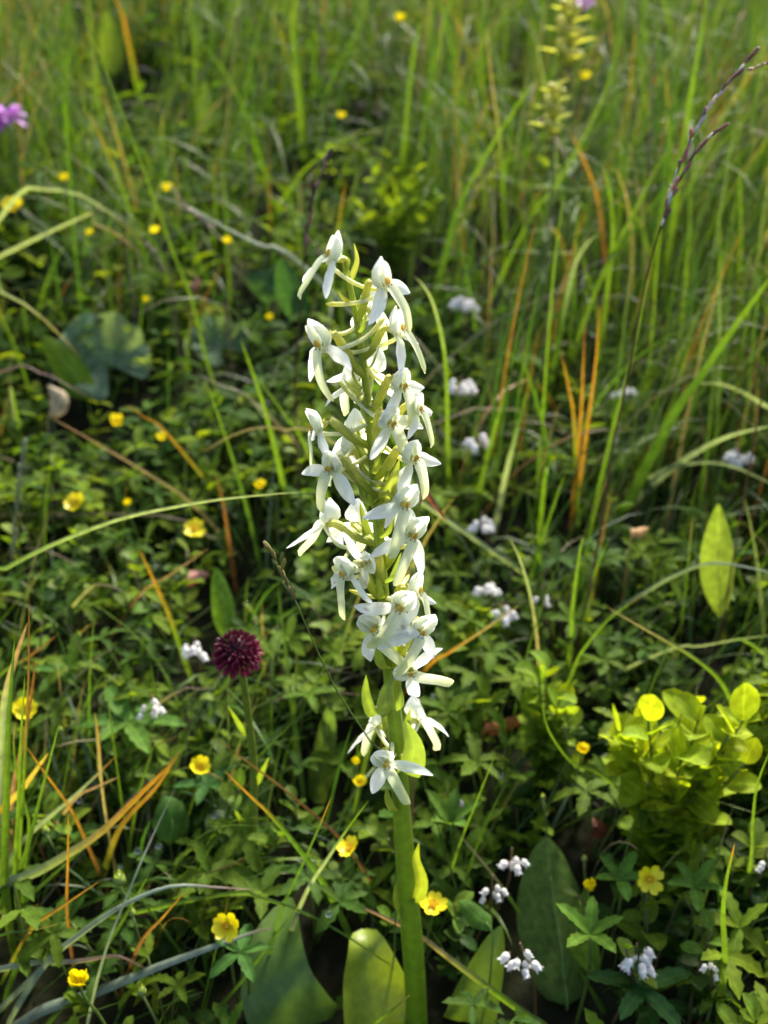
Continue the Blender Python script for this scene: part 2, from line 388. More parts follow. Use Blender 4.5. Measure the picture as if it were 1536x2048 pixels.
stem_sheet('bract', [P(752, 1000, OY), P(770, 990, OY - .006), P(788, 950, OY - .008), P(799, 918, OY - .008)], .0042, (.34, .40, .07), .3)
stem_sheet('bract', [P(775, 1420, OY - .003), P(748, 1425, OY - .006), P(733, 1390, OY - .007), P(732, 1350, OY - .007)], .0042, (.26, .36, .05), .3)
stem_sheet('bract', [P(786, 1420, OY - .004), P(773, 1412, OY - .009), P(774, 1378, OY - .010), P(786, 1345, OY - .010)], .0065, (.30, .40, .08), .3)
stem_sheet('bract', [P(800, 1540, OY - .003), P(818, 1535, OY - .006), P(828, 1490, OY - .007), P(812, 1442, OY - .006)], .0088, (.27, .37, .06), .28)
stem_sheet('stem_leaf', [P(818, 1800, OY - .002), P(836, 1790, OY - .004), P(843, 1755, OY - .005), P(832, 1715, OY - .005), P(838, 1685, OY - .006)], .0048, (.30, .36, .03), .35)
stem_sheet('stem_leaf', [P(812, 1830, OY - .001), P(797, 1810, OY - .002), P(792, 1780, OY - .002), P(797, 1755, OY - .001)], .0030, (.26, .33, .03), .3)
stem_sheet('basal_leaf', [ROOT + np.array((-.002, 0, .004)), P(770, 2060, OY - .002), P(742, 1960, OY + .006), P(733, 1890, OY + .012), P(728, 1858, OY + .020)], .030, (.22, .29, .02), .16, .62, .55, (1, .35, 0), 6, 18, .02)
stem_sheet('basal_leaf', [ROOT + np.array((.003, 0, .004)), P(930, 2075, OY + .006), P(968, 1980, OY + .012), P(990, 1905, OY + .018), P(1003, 1852, OY + .024)], .021, (.16, .25, .03), .34, .7, .6, (1, -.5, .2), 6, 18, .02)
stem_sheet('basal_leaf', [ROOT + np.array((-.003, .002, .004)), P(640, 2080, .294), P(562, 1990, .298), P(553, 1890, .313), P(580, 1795, .333)], .036, (.10, .18, .03), .06, .66, .55, (1, .25, .3), 6, 18, .012)

# ------------------------------------------------------------------ dark red vanilla orchid
KEEP = []          # (px, py, radius px, depth): nothing of the ground cover may grow in front of these
MARKS = []         # (phrase, x, y) landmarks that the labels of small plants refer to
def mark(phrase, p): MARKS.append((phrase, float(p[0]), float(p[1])))
mark('the white orchid stem', ROOT)
KEEP += [(x, y, 60, OY + .03) for x, y in STEM_PX] + [(735, 1960, 70, OY + .02), (560, 1930, 90, .345), (570, 1840, 70, .35), (550, 2000, 90, .32), (735, 1890, 60, OY + .03), (760, 2020, 70, OY + .02), (985, 1930, 40, OY + .03)]
def to_ground(p, dx=0.0, dy=0.0):
    return np.array([p[0] + dx, p[1] + dy, gz(p[0] + dx, p[1] + dy) - .002])
def build_vanilla_orchid():
    yb = G(505, 1735, .02)[1]
    head = P(474, 1302, yb - .015); KEEP.append((474, 1302, 70, yb)); KEEP.append((495, 1420, 25, yb)); KEEP.append((505, 1560, 25, yb)); KEEP.append((506, 1680, 20, yb))
    b = to_ground(P(505, 1735, yb))
    t = thing('vanilla_orchid', 'dark crimson globe flower head on a thin green stalk', 'orchid', tuple(b)); mark('the dark crimson flower stalk', b)
    sp = smooth_path([b, P(506, 1640, yb), P(508, 1540, yb - .004), P(495, 1420, yb - .01), P(482, 1335, yb - .015), head], 16)
    obj('stalk', make_mesh('stalk', [tube(sp - b, np.linspace(.0021, .0013, 16), 8, 5, .06)], STALK), t, color=(.20, .26, .03))
    R = .0059
    for i in range(3):
        a = sp[4 + 3 * i]; d = np.array((random.choice((-1, 1)) * .4, -.2, 1)); p = smooth_path([a, a + d * .008 + (0, -.001, 0), a + d * .018], 6)
        obj('stalk_leaf', make_mesh('stalk_leaf', [strap(p - b, .0028 * ovate(np.linspace(.03, .99, 6), .6), (1, 0, 0), .2)], LEAF), t, color=(.16, .24, .03))
    # floret: six narrow pointed segments round a short tube
    parts = []
    for k in range(6):
        a = k * math.pi / 3
        parts.append(xf(leaf_local(.0052, .0016, .7, .8, .55, .15, 5), Matrix.Rotation(a, 4, 'Y') @ Matrix.Rotation(.75, 4, 'X') @ Matrix.Identity(4)))
    parts.append(tube(np.array([(0, -.003, 0), (0, .0006, 0)]), [.0005, .0008], 5))
    fm = make_mesh('floret', parts, PETAL)
    obj('flower_core', make_mesh('flower_core', [xf(spindle(R * 2.1, R * .95, 10, 8), Matrix.Translation(Vector(head - b - np.array((0, 0, R * 1.05)))) @ orient((0, 0, 1)))], PETAL), t, color=(.05, .006, .012))
    n = 110
    for i in range(n):
        z = 1 - 1.72 * (i + .5) / n; a = i * 2.39996; r = math.sqrt(max(1 - z * z, 0))
        d = np.array((r * math.cos(a), r * math.sin(a), z))
        low = max(0, .1 - z)
        c = (head - b) + d * np.array((R, R, R * 1.02)) * (1 + low * .25)
        dd = d + np.array((0, 0, -.25))
        M = orient(dd, (0, 0, 1) if abs(z) < .95 else (0, 1, 0), random.uniform(0, 6))
        f = obj('floret', fm, t, tuple(c), M.to_euler(), random.uniform(.75, 1.0) * .70 * (.72 if z > .55 else 1.0 + low * .15))
        k = np.clip((.75 - z) / 1.2, 0, 1)
        f.color = (*jit((.055 + .17 * k, .004 + .006 * k, .014 + .035 * k), .2), 1)
build_vanilla_orchid()

# ------------------------------------------------------------------ yellow cinquefoil flowers
def notched_petal(L, W):
    k = 6; t = np.linspace(0, 1, k); nx = 6
    w = W * np.interp(t, [0, .25, .6, .85, 1], [.22, .7, 1.0, .95, .62])
    z = .22 * L * t ** 2
    v, f, u = strap(np.stack([0 * t, t * L, z], 1), w, (1, 0, 0), .12, nx)
    for i in range(len(v)):
        s_, tt = u[i][0] * 2 - 1, u[i][1]
        v[i, 1] -= L * .16 * max(0, 1 - abs(s_) * 2.4) * tt ** 3
    return v, f, u
PET_ME = [make_mesh('petal', [notched_petal(.0050, .0054 * q)], YELLOW) for q in (.95, 1.05)]
def centre_mesh():
    parts = [tube(np.array([(0, 0, -.0006), (0, 0, .0004), (0, 0, .0012)]), [.0009, .0013, .0006], 8)]
    for i in range(16):
        a = i * 2.4; r = .0014 + .0006 * random.random(); p0 = np.array((.0007 * math.cos(a), .0007 * math.sin(a), 0)); p1 = np.array((r * math.cos(a), r * math.sin(a), .0017 + .0004 * random.random()))
        parts.append(tube(np.array([p0, p0 * .3 + p1 * .7, p1, p1 + (0, 0, .0004)]), [.00012, .00012, .0003, .0001], 4))
    return make_mesh('stamen_centre', parts, YELLOW)
CEN_ME = centre_mesh()
SEP_ME = make_mesh('sepal', [leaf_local(.0042, .0018, .6, .8, -.15, .15, 5)], LEAF)
def yellow_flower(px, py, tilt, yaw, size, label, openness=0.0, h=.05, n=4, stalk_to=None, y=None, cat='flower', name='cinquefoil_flower'):
    """tilt: degrees that the face leans from straight up towards yaw; openness: degrees that the petals are raised"""
    c = P(px, py, y) if y else G(px, py, h)
    KEEP.append((px, py, 34 * size, c[1])); KEEP.append((px, py + 30, 14, c[1]))
    b = to_ground(c, random.uniform(-.012, .012), random.uniform(0, .012))
    t = thing(name, label, cat, tuple(b), None, 'yellow cinquefoil flowers'); 
    d = Vector((math.sin(math.radians(yaw)), -math.cos(math.radians(yaw)), 0))
    up = (Matrix.Rotation(math.radians(tilt), 3, Vector((0, 0, 1)).cross(d)) @ Vector((0, 0, 1)))
    R = up.to_track_quat('Z', 'Y').to_matrix().to_4x4() @ Matrix.Rotation(random.uniform(0, 1.5), 4, 'Z')
    c0 = c - b
    e = np.array(up) * .006
    sp = smooth_path([np.zeros(3), c0 * .5 + (random.uniform(-.004, .004), 0, .002), c0 - e * 1.4, c0 - e * .08], 10)
    obj('stalk', make_mesh('stalk', [tube(sp, np.linspace(.0006, .0005, 10), 6)], STALK), t, color=(.13, .20, .03))
    for i in range(n):
        M = Matrix.Translation(Vector(c0)) @ R @ Matrix.Rotation(i * 2 * math.pi / n + random.uniform(-.12, .12), 4, 'Z') @ Matrix.Translation((0, .0006, 0)) @ Matrix.Rotation(math.radians(openness + random.uniform(-8, 12)), 4, 'X')
        o = obj('petal', PET_ME[i % 2], t, M.to_translation(), M.to_euler(), size * random.uniform(.92, 1.06)); o.color = (*jit((.82, .70, .008), .05), 1)
        M = Matrix.Translation(Vector(c0 - e * .05)) @ R @ Matrix.Rotation((i + .5) * 2 * math.pi / n, 4, 'Z') @ Matrix.Rotation(math.radians(openness * .6), 4, 'X')
        o = obj('sepal', SEP_ME, t, M.to_translation(), M.to_euler(), size); o.color = (*jit((.13, .22, .03), .15), 1)
    M = Matrix.Translation(Vector(c0)) @ R
    o = obj('stamen_centre', CEN_ME, t, M.to_translation(), M.to_euler(), size * .95); o.color = (.80, .52, .01, 1)
    return t, b
YF = [
    (1298, 1758, 52, 5, 1.05, 'four-petalled yellow flower wide open beside the big ovate leaf', 0), (455, 1852, 50, -15, 1.12, 'crinkled open yellow flower at the brown tip of a grass blade', 18),
    (866, 1812, 12, 0, 1.05, 'yellow flower seen edge-on close beside the white orchid stem', 12), (700, 1698, 20, -60, .95, 'drooping yellow flower in the shade behind the white orchid stem', 20),
    (400, 1536, 30, 20, .95, 'yellow flower over palmate leaves below the dark crimson head', 25), (160, 1968, 10, 0, 1.3, 'half-closed yellow flower cup above the silvery grass blade', 58),
    (388, 1060, 28, 10, 1.12, 'bright yellow flower under the long arching grass blade', 4), (152, 1007, 40, -20, 1.2, 'yellow flower above the long arching grass blade', 15),
    (232, 850, 20, 40, 1.25, 'tall yellow flower head between dry tan stalks', 40), (325, 880, 10, 0, .9, 'small yellow flower at the end of a dry stalk', 45),
    (50, 1420, 35, 30, 1.15, 'yellow flower half hidden by the broad greyish blade', 25), (520, 975, 20, 0, .85, 'small yellow flower just above the tip of the arching blade', 40),
    (28, 420, 30, 0, 1.7, 'large yellow flower cluster in the grass below the purple flower', 30), (130, 362, 20, 0, 1.15, 'small yellow flower above the silver bent blade', 45),
    (335, 382, 15, 10, 1.2, 'yellow flower where two bent silver blades meet', 40), (683, 237, 15, 0, 1.05, 'tiny yellow flower among far bent grass', 40),
    (455, 487, 10, 0, .9, 'tiny yellow flower near the dark reddish grass head', 45), (310, 467, 10, 0, .9, 'tiny yellow flower under the brown drooping spikelet', 45),
    (292, 605, 10, 0, .8, 'tiny yellow bud above the scalloped round leaf', 60), (540, 640, 10, 0, .8, 'tiny yellow bud close behind the top of the orchid spike', 60),
    (255, 1010, 10, 0, .7, 'small orange-yellow bud beside the arching blade', 60), (1170, 158, 20, 0, 1.3, 'small yellow flower under the pale green rattle spike', 40),
    (1165, 1503, 15, 0, .75, 'tiny yellow flower on a thin stalk beside the bright bilberry', 40), (1440, 1450, 10, 0, .55, 'orange-yellow bud at the edge of the bright bilberry', 60),
    (720, 1567, 15, 0, .7, 'tiny yellow flower half behind the lowest orchid bloom', 40), (712, 1528, 10, 0, .55, 'tiny yellow bud above the lowest orchid bloom', 60),
    (1178, 1778, 10, 0, .95, 'greenish yellow bud among leaves of the open four-petalled flower', 70),
    (800, 45, 20, 0, 1.6, 'yellow flower on tall grass far up the slope', 40), (180, 470, 10, 0, .7, 'tiny yellow flower under the silver curved blade', 50),
]
for px, py, tl, yw, sz, lb, op in YF: 
    t, b = yellow_flower(px, py, tl, yw, sz, lb, op, h=.055 if py > 600 else .10)
mark('the open four-petalled yellow flower', G(1298, 1758, .05)); mark('the yellow flower cup', G(160, 1968, .05)); mark('the lone bright yellow flower', G(388, 1060, .05))
# closed green buds on thin stalks
def green_bud(px, py, r, label, h=.05, col=(.22, .30, .05)):
    c = G(px, py, h); KEEP.append((px, py, 14, c[1])); b = to_ground(c, random.uniform(-.006, .006), .003)
    t = thing('flower_bud', label, 'bud', tuple(b), None, 'closed green buds')
    c0 = c - b; sp = smooth_path([np.zeros(3), c0 * .6 + (.002, 0, 0), c0], 8)
    obj('stalk', make_mesh('stalk', [tube(sp, .00045, 5)], STALK), t, color=(.16, .20, .05))
    for k in range(5):
        M = Matrix.Translation(Vector(c0)) @ Matrix.Rotation(k * 1.257, 4, 'Z') @ Matrix.Rotation(1.15, 4, 'X')
        q = obj('sepal', SEP_ME, t, M.to_translation(), M.to_euler(), r * .32); q.color = (*jit(col, .15), 1)
    q = obj('bud', make_mesh('bud', [xf(spindle(.0011 * r, .0005 * r, 7, 6), orient((0, 0, 1)))], STALK), t, tuple(c0), color=col)
for px, py, r, lb in ((285, 1990, 3.6, 'round green bud on a pale stalk below the yellow flower cup'), (1273, 1388, 2.6, 'single round bud rising between two bright bilberry tips'), (240, 1770, 5.5, 'plump spiky green seed head among the grass blades'),
                      (92, 1668, 3.6, 'pale green bud under the silver grass blade'), (1168, 1722, 2.4, 'tiny bud over the big ovate leaf'), (1085, 1598, 2.2, 'tiny round green bud behind the big ovate leaf'), (158, 1275, 2.6, 'tiny round bud standing alone among tormentil leaves'),
                      (122, 1465, 2.6, 'tiny round bud below the pale palmate leaf'), (1407, 1702, 2.4, 'tiny green bud near a reddish fallen leaf'), (265, 1832, 3.2, 'brownish faded bud above the long grey blade'), (1130, 1460, 3.0, 'star-shaped faded bud behind the bright bilberry')):
    green_bud(px, py, r, lb)

# ------------------------------------------------------------------ cowberry bells (white) in small bunches
def bell_mesh():
    n = 15; parts = []
    prof = [(0, .0006), (.0006, .0017), (.002, .0022), (.0036, .0020), (.0044, .0017), (.0054, .0022)]
    V, U = [], []
    for i, (z, r) in enumerate(prof):
        for j in range(n):
            a = 2 * math.pi * j / n; lobe = (1 + .28 * math.cos(5 * a)) if i == 5 else 1
            V.append((r * lobe * math.cos(a), z + (.0008 * math.cos(5 * a) if i == 5 else 0), r * lobe * math.sin(a))); U.append((j / n, i / 5))
    F = [(i * n + j, i * n + (j + 1) % n, (i + 1) * n + (j + 1) % n, (i + 1) * n + j) for i in range(5) for j in range(n)]
    return make_mesh('bell', [(np.array(V), F, np.array(U))], PETAL)
BELL = bell_mesh()
CAL = make_mesh('calyx', [spindle(.0013, .0006, 6, 5)], PETAL)
def white_bunch(px, py, n, label, size=1.0, h=.05, pink=.1):
    c = G(px, py, h); KEEP.append((px, py, 34 * size, c[1])); b = to_ground(c, random.uniform(-.01, .01), .008)
    t = thing('cowberry_blossom', label, 'flower', tuple(b), None, 'white cowberry blossoms'); c0 = c - b
    sp = smooth_path([np.zeros(3), c0 * .6 + (.003, .002, 0), c0 + (0, .002, .004)], 9)
    obj('stalk', make_mesh('stalk', [tube(sp, np.linspace(.0007, .0004, 9), 6)], STALK), t, color=(.20, .12, .05))
    n = int(n * 1.5)
    for i in range(n):
        a = i * 2.4 + random.random(); r = .0034 * size * math.sqrt((i + .6) / n) * 1.3
        p = c0 + np.array((r * math.cos(a), r * math.sin(a) * .6 - .002, random.uniform(-.0035, .003)))
        d = (math.cos(a) * .6, math.sin(a) * .5 - .45, -.75 + random.uniform(-.2, .3))
        M = orient(d); o = obj('bell', BELL, t, tuple(p), M.to_euler(), size * random.uniform(.52, .70)); k = random.random() * pink
        o.color = (.74, .75 - .4 * k, .70 - .3 * k, 1)
        q = obj('calyx', CAL, o, (0, -.0011, 0)); q.color = (.22, .16, .06, 1)
for px, py, n, sz, lb in (
    (1024, 1718, 5, 1.0, 'white bell blossoms at the tip of the big ovate leaf'), (985, 1772, 4, .9, 'white bell blossoms on a tan stalk beside the big ovate leaf'), (1274, 1910, 6, 1.2, 'pinkish white bell blossoms drooping over a dark palmate leaf'),
    (1420, 1930, 3, .8, 'few white bell blossoms beside a dark palmate leaf'), (1040, 1910, 5, 1.1, 'shaded white blossoms behind the folded orchid leaf'), (962, 1040, 7, 1.2, 'white blossoms with pink tips near the curled brown leaf'), (975, 1162, 6, 1.2, 'white blossoms behind the small bright bilberry shoot'),
    (1005, 1218, 6, 1.2, 'white blossoms above the straight orange stalk'), (932, 600, 7, 1.6, 'white blossoms in tall grass behind the upper orchid flowers'), (922, 765, 6, 1.4, 'white blossoms behind the arching pale grass stem'), (955, 872, 6, 1.3, 'white blossoms at the foot of bright green blades'),
    (1476, 908, 8, 1.5, 'white blossoms under the blue-green arching blades'), (388, 1290, 5, 1.1, 'white blossoms beside the dark crimson head'), (1245, 780, 5, 1.2, 'white blossoms on the reddish grass stem'), (300, 1408, 4, 1.0, 'greyish white blossoms above the palmate leaf'),
    (1536, 1715, 4, 1.0, 'white blossoms beside a reddish fallen leaf'), (912, 1610, 3, .8, 'shaded white blossom beside the orchid stem in dark leaves'), (1085, 1190, 2, .9, 'pale faded blossom on a whitish dry stem')):
    white_bunch(px, py, n, lb, sz, .05 if py > 900 else .07)

# ------------------------------------------------------------------ bilberry shrubs with bright thin leaves
def oval_leaf_mesh(name, L, W, mat, a=.8, b=.62, curl=.15, fold=.14, k=7, nx=4): return make_mesh(name, [leaf_local(L, W, a, b, curl, fold, k, nx)], mat)
BIL = [oval_leaf_mesh('leaf', .0138, .0106, LEAF, .98, .44, c_, f_) for c_, f_ in ((.1, .12), (.35, .16), (-.2, .1), (.6, .2))]
def bilberry(px, py, rpx, hpx, nst, label, col=(.17, .27, .02), h=.02, group=None, size=1.0, name='bilberry_shrub'):
    """px, py: the foot in the photo; rpx: half width; hpx: height in pixels"""
    b = G(px, py, h); b[2] = gz(b[0], b[1]); sc = np.linalg.norm(b - CAMP) / FPX
    t = thing(name, label, 'shrub', tuple(b), None, group)
    KEEP.append((px, py - hpx * .5, max(rpx, hpx * .5) * .9, b[1] - .01))
    for s_ in range(nst):
        a = 2 * math.pi * s_ / nst + random.uniform(-.4, .4); rr = rpx * sc * math.sqrt(random.uniform(.15, 1)); H = hpx * sc * random.uniform(.6, 1.0) * 1.08
        tip = np.array((rr * math.cos(a), rr * math.sin(a) * .7, H))
        sp = smooth_path([np.array((tip[0] * .15, tip[1] * .15, -.002)), tip * .45 * np.array((.8, .8, 1)), tip], 10)
        obj('stem', make_mesh('stem', [tube(sp, np.linspace(.0010, .0005, 10), 6, 3, .12)], STALK), t, color=(.14, .20, .02))
        nl = max(6, int(H / .0038 / size))
        for i in range(nl):
            f = .10 + .90 * i / (nl - 1); p = sp[min(int(f * 9.01), 9)] * 1.0
            k = f * 9; i0 = min(int(k), 8); p = sp[i0] * (1 - k + i0) + sp[i0 + 1] * (k - i0)
            an = i * 2.5 + s_ + random.uniform(-.4, .4); el = random.uniform(.35, 1.15) + .25 * (f > .9)
            d = (math.cos(an) * math.cos(el), math.sin(an) * math.cos(el), math.sin(el))
            M = orient(d, (0, 0, 1), random.uniform(-.5, .5))
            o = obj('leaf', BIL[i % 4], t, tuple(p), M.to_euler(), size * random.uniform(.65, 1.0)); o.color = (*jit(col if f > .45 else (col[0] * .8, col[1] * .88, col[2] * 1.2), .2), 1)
    mark(label_short(label), b)
def label_short(l): return {'b': 'the bright bilberry shrub', 's': 'the small bilberry shoot', 'y': 'the yellow-green bilberry clump'}.get(l[0], 'the bilberry')
bilberry(1322, 1700, 128, 385, 18, 'bright yellow-green bilberry shrub with round thin leaves on upright stems', (.28, .37, .018), size=1.12)
bilberry(1098, 1500, 58, 235, 8, 'yellow-green bilberry clump behind the big ovate leaf', (.21, .31, .025), size=.9)
bilberry(935, 1300, 30, 170, 3, 'small bilberry shoot with glowing tip beside the orchid spike', (.24, .33, .02), size=.85)
bilberry(1515, 1560, 60, 250, 5, 'yellowish bilberry clump at the end of the green curved blade', (.22, .31, .02), size=.8)
bilberry(790, 560, 95, 200, 8, 'broad yellow-green bilberry clump behind the orchid tip', (.19, .29, .025), h=.0, size=1.15)
bilberry(40, 560, 60, 110, 5, 'bushy yellow-green bilberry near the tip of the silver curved blade', (.18, .28, .025), h=0, size=1.0)

# ------------------------------------------------------------------ larger single leaves
def big_leaf(pts, width_px, col, label, a=.7, b=.6, cup=.12, turn=0.0, y0=None, y1=None, name='broad_leaf', mat=None, wave=.015, h=.03, group=None, keep=True, cat='leaf'):
    """pts: base to tip in photo pixels"""
    ya = y0 if y0 else G(pts[0][0], pts[0][1], h)[1]; yb = y1 if y1 else ya + .01
    n = len(pts); w = [P(x, y, ya + (yb - ya) * i / (n - 1)) for i, (x, y) in enumerate(pts)]
    root = to_ground(w[0], 0, .004)
    k = 16; path = smooth_path([root] + w, k + 4) if w[0][2] - root[2] > .004 else smooth_path(w, k + 4)
    t = np.linspace(0, 1, len(path)); L = np.linalg.norm(w[-1] - w[0]); frac = max(0, 1 - L / np.linalg.norm(np.diff(path, axis=0), axis=1).sum())
    sc = np.linalg.norm(w[n // 2] - CAMP) / FPX
    tt = np.clip((t - frac) / (1 - frac), 0, 1); wd = width_px * sc * np.maximum(ovate(tt * .975 + .02, a, b) * (t >= frac), .05 * (1 - t))
    view = unit(w[n // 2] - CAMP); T = unit(w[-1] - w[0]); side = np.cross(T, view)
    side = np.array(Matrix.Rotation(turn, 3, Vector(T)) @ Vector(side))
    q = strap(path - root, wd, side, cup, 6, wave)
    th = thing(name, label, cat, tuple(root), None, group)
    obj('leaf_blade', make_mesh('leaf_blade', [q], mat or LEAF), th, color=col)
    mid = path[0:3] ; mp = path[: int(len(path) * .8)]
    nrm = unit(np.cross(side, T)); off = nrm * (-.0003 if np.dot(nrm, view) > 0 else .0003)
    obj('midrib', make_mesh('midrib', [tube(mp - root + off, np.linspace(.0006, .00022, len(mp)), 6)], STALK), th, color=tuple(c_ * 1.25 for c_ in col))
    if keep:
        for (x, y), p_ in zip(pts, w): KEEP.append((x, y, width_px * .5, p_[1] + .012))
        for (x, y), (x2, y2), p_ in zip(pts, pts[1:], w[1:]): KEEP.append(((x + x2) / 2, (y + y2) / 2, width_px * .5, p_[1] + .008))
    return th, root
_, r_ = big_leaf([(1135, 2010), (1122, 1900), (1105, 1790), (1093, 1675)], 140, (.11, .19, .04), 'big dull green ovate leaf with a pale midrib standing upright', a=.85, b=.6, turn=.35, y0=.303, y1=.352, cup=.16); mark('the big ovate leaf', r_)
big_leaf([(1440, 1230), (1437, 1150), (1436, 1080), (1437, 1008)], 68, (.19, .28, .05), 'pale green lance-shaped leaf standing upright below silvery arching blades', a=.85, b=.75, turn=.3, cup=.1)
big_leaf([(628, 1625), (636, 1560), (648, 1490), (658, 1425), (655, 1408)], 52, (.12, .20, .05), 'narrow lance-shaped leaf with a bent tip beside the orchid stem', a=.75, b=.6, turn=-.4, cup=.16, y0=.40, y1=.41)
big_leaf([(458, 1275), (450, 1220), (440, 1170), (432, 1135)], 52, (.10, .20, .025), 'smooth upright leaf just behind the dark crimson head', a=.7, b=.6, turn=.5)
big_leaf([(175, 800), (150, 750), (115, 705), (85, 672)], 62, (.14, .24, .02), 'yellow-green broad leaf next to the scalloped round leaf', turn=.3)
big_leaf([(228, 150), (224, 100), (218, 55), (214, 20)], 44, (.16, .25, .04), 'broad pale blade-like leaf high on the slope', a=.8, turn=.2)
big_leaf([(415, 290), (418, 245), (414, 200), (410, 158)], 36, (.12, .21, .045), 'grey-green lance leaf among far bent grass', a=.8, turn=.2)
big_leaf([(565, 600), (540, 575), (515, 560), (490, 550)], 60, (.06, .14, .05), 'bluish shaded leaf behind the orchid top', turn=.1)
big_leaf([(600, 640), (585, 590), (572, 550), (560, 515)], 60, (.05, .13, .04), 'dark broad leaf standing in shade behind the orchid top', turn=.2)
big_leaf([(660, 445), (662, 420), (660, 395), (655, 375)], 30, (.15, .22, .08), 'small pale hanging leaf near the dark reddish grass head', turn=.2)
big_leaf([(340, 1690), (345, 1655), (340, 1620), (325, 1595)], 74, (.07, .16, .03), 'rounded dark green leaf under the orange-tipped blade', a=.8, b=.5, turn=.3)
big_leaf([(1150, 1860), (1162, 1885), (1180, 1925), (1195, 1950)], 52, (.10, .2, .03), 'small pointed leaf lying against the big ovate leaf', a=.75, turn=.2, h=.045, y1=.30)
big_leaf([(860, 1770), (905, 1795), (950, 1830)], 30, (.11, .2, .03), 'small oval leaf just beside the white orchid stem', turn=.2, h=.04)
big_leaf([(985, 1870), (960, 1840), (930, 1810), (918, 1800)], 40, (.09, .19, .03), 'pointed oval leaf arching over the folded orchid leaf', turn=.2, h=.05)
# dry and red fallen leaves
DRY = leaf_material('dry_leaf', 'obj', rough=.65, spec=.25, trans=.25, tint=(1.2, 1.0, .7), var=.35)
big_leaf([(835, 1010), (855, 1018), (875, 1030), (893, 1042)], 24, (.26, .11, .055), 'curled reddish brown dry leaf behind the middle of the orchid spike', cup=.4, turn=.5, mat=DRY, name='dry_leaf', y0=.345, y1=.35)
big_leaf([(368, 1165), (382, 1160), (400, 1155), (418, 1148)], 30, (.42, .18, .14), 'curled pinkish dry leaf above the dark crimson head', cup=.4, turn=.3, mat=DRY, name='dry_leaf')
big_leaf([(1185, 1655), (1200, 1660), (1215, 1664), (1228, 1668)], 34, (.16, .05, .025), 'dark red-brown dead leaf under the bright bilberry', cup=.3, mat=DRY, name='dry_leaf')
big_leaf([(1470, 1695), (1480, 1705), (1492, 1712), (1502, 1716)], 28, (.36, .07, .05), 'small red fallen leaf beside the folded green blade', cup=.3, mat=DRY, name='dry_leaf')
big_leaf([(965, 1466), (1000, 1458), (1030, 1445), (1066, 1428)], 26, (.38, .14, .04), 'orange-brown dry leaf near the yellow-green bilberry clump', cup=.3, turn=.4, mat=DRY, name='dry_leaf')
big_leaf([(1262, 1075), (1275, 1068), (1288, 1060), (1298, 1055)], 22, (.5, .28, .1), 'small tan star-shaped dry scrap on a thin stalk', cup=.3, mat=DRY, name='dry_leaf', h=.06)
big_leaf([(378, 590), (388, 575), (394, 562), (392, 550)], 24, (.2, .1, .05), 'dark brown withered leaf on the tall thin green stem', cup=.4, mat=DRY, name='dry_leaf', h=.06)
big_leaf([(95, 845), (115, 820), (118, 790), (95, 770)], 36, (.42, .34, .2), 'pale withered husk beside dry tan stalks', cup=.4, mat=DRY, name='dry_leaf', h=.04)
# scalloped round leaf
def scalloped_leaf(px, py, rpx, col, label, tilt):
    c = G(px, py, .035); sc = np.linalg.norm(c - CAMP) / FPX; R = rpx * sc; b = to_ground(c, 0, .004); n = 54; rings = 6
    V, U, F = [(0, 0, 0)], [(.5, 0)], []
    for i in range(1, rings + 1):
        for j in range(n):
            a = -2.75 + 5.5 * j / (n - 1); r = R * i / rings * (1 + (.06 * abs(math.sin(a * 5.5)) if i == rings else 0)) * (1 + .08 * math.cos(a * 2))
            V.append((r * math.sin(a), r * math.cos(a), .10 * R * math.cos(a * 9) * (i / rings) ** 1.5 + .30 * R * (i / rings) ** 2)); U.append((j / (n - 1), i / rings))
    for j in range(n - 1):
        F.append((0, 1 + j + 1, 1 + j))
        for i in range(rings - 1): a = 1 + i * n + j; F.append((a, a + 1, a + n + 1, a + n))
    t = thing('round_leaf', label, 'leaf', tuple(b)); o = obj('leaf_blade', make_mesh('leaf_blade', [(np.array(V), F, np.array(U))], LEAF), t, tuple(c - b), (math.radians(tilt), math.radians(-18), .5), color=col)
    obj('leaf_stalk', make_mesh('leaf_stalk', [tube(smooth_path([np.zeros(3), (c - b) * .6, c - b], 6), .0009, 6)], STALK), t, color=(.12, .18, .04))
    KEEP.append((px, py, rpx, c[1])); mark('the scalloped round leaf', b)
scalloped_leaf(212, 722, 86, (.17, .26, .15), 'scalloped blue-green round leaf with a deep notch', 38)
scalloped_leaf(440, 690, 55, (.11, .18, .09), 'smaller greyish round leaf behind thin grass stems', 30)
scalloped_leaf(905, 1640, 24, (.06, .14, .05), 'little round toothed leaf in shade beside the orchid stem', 30)

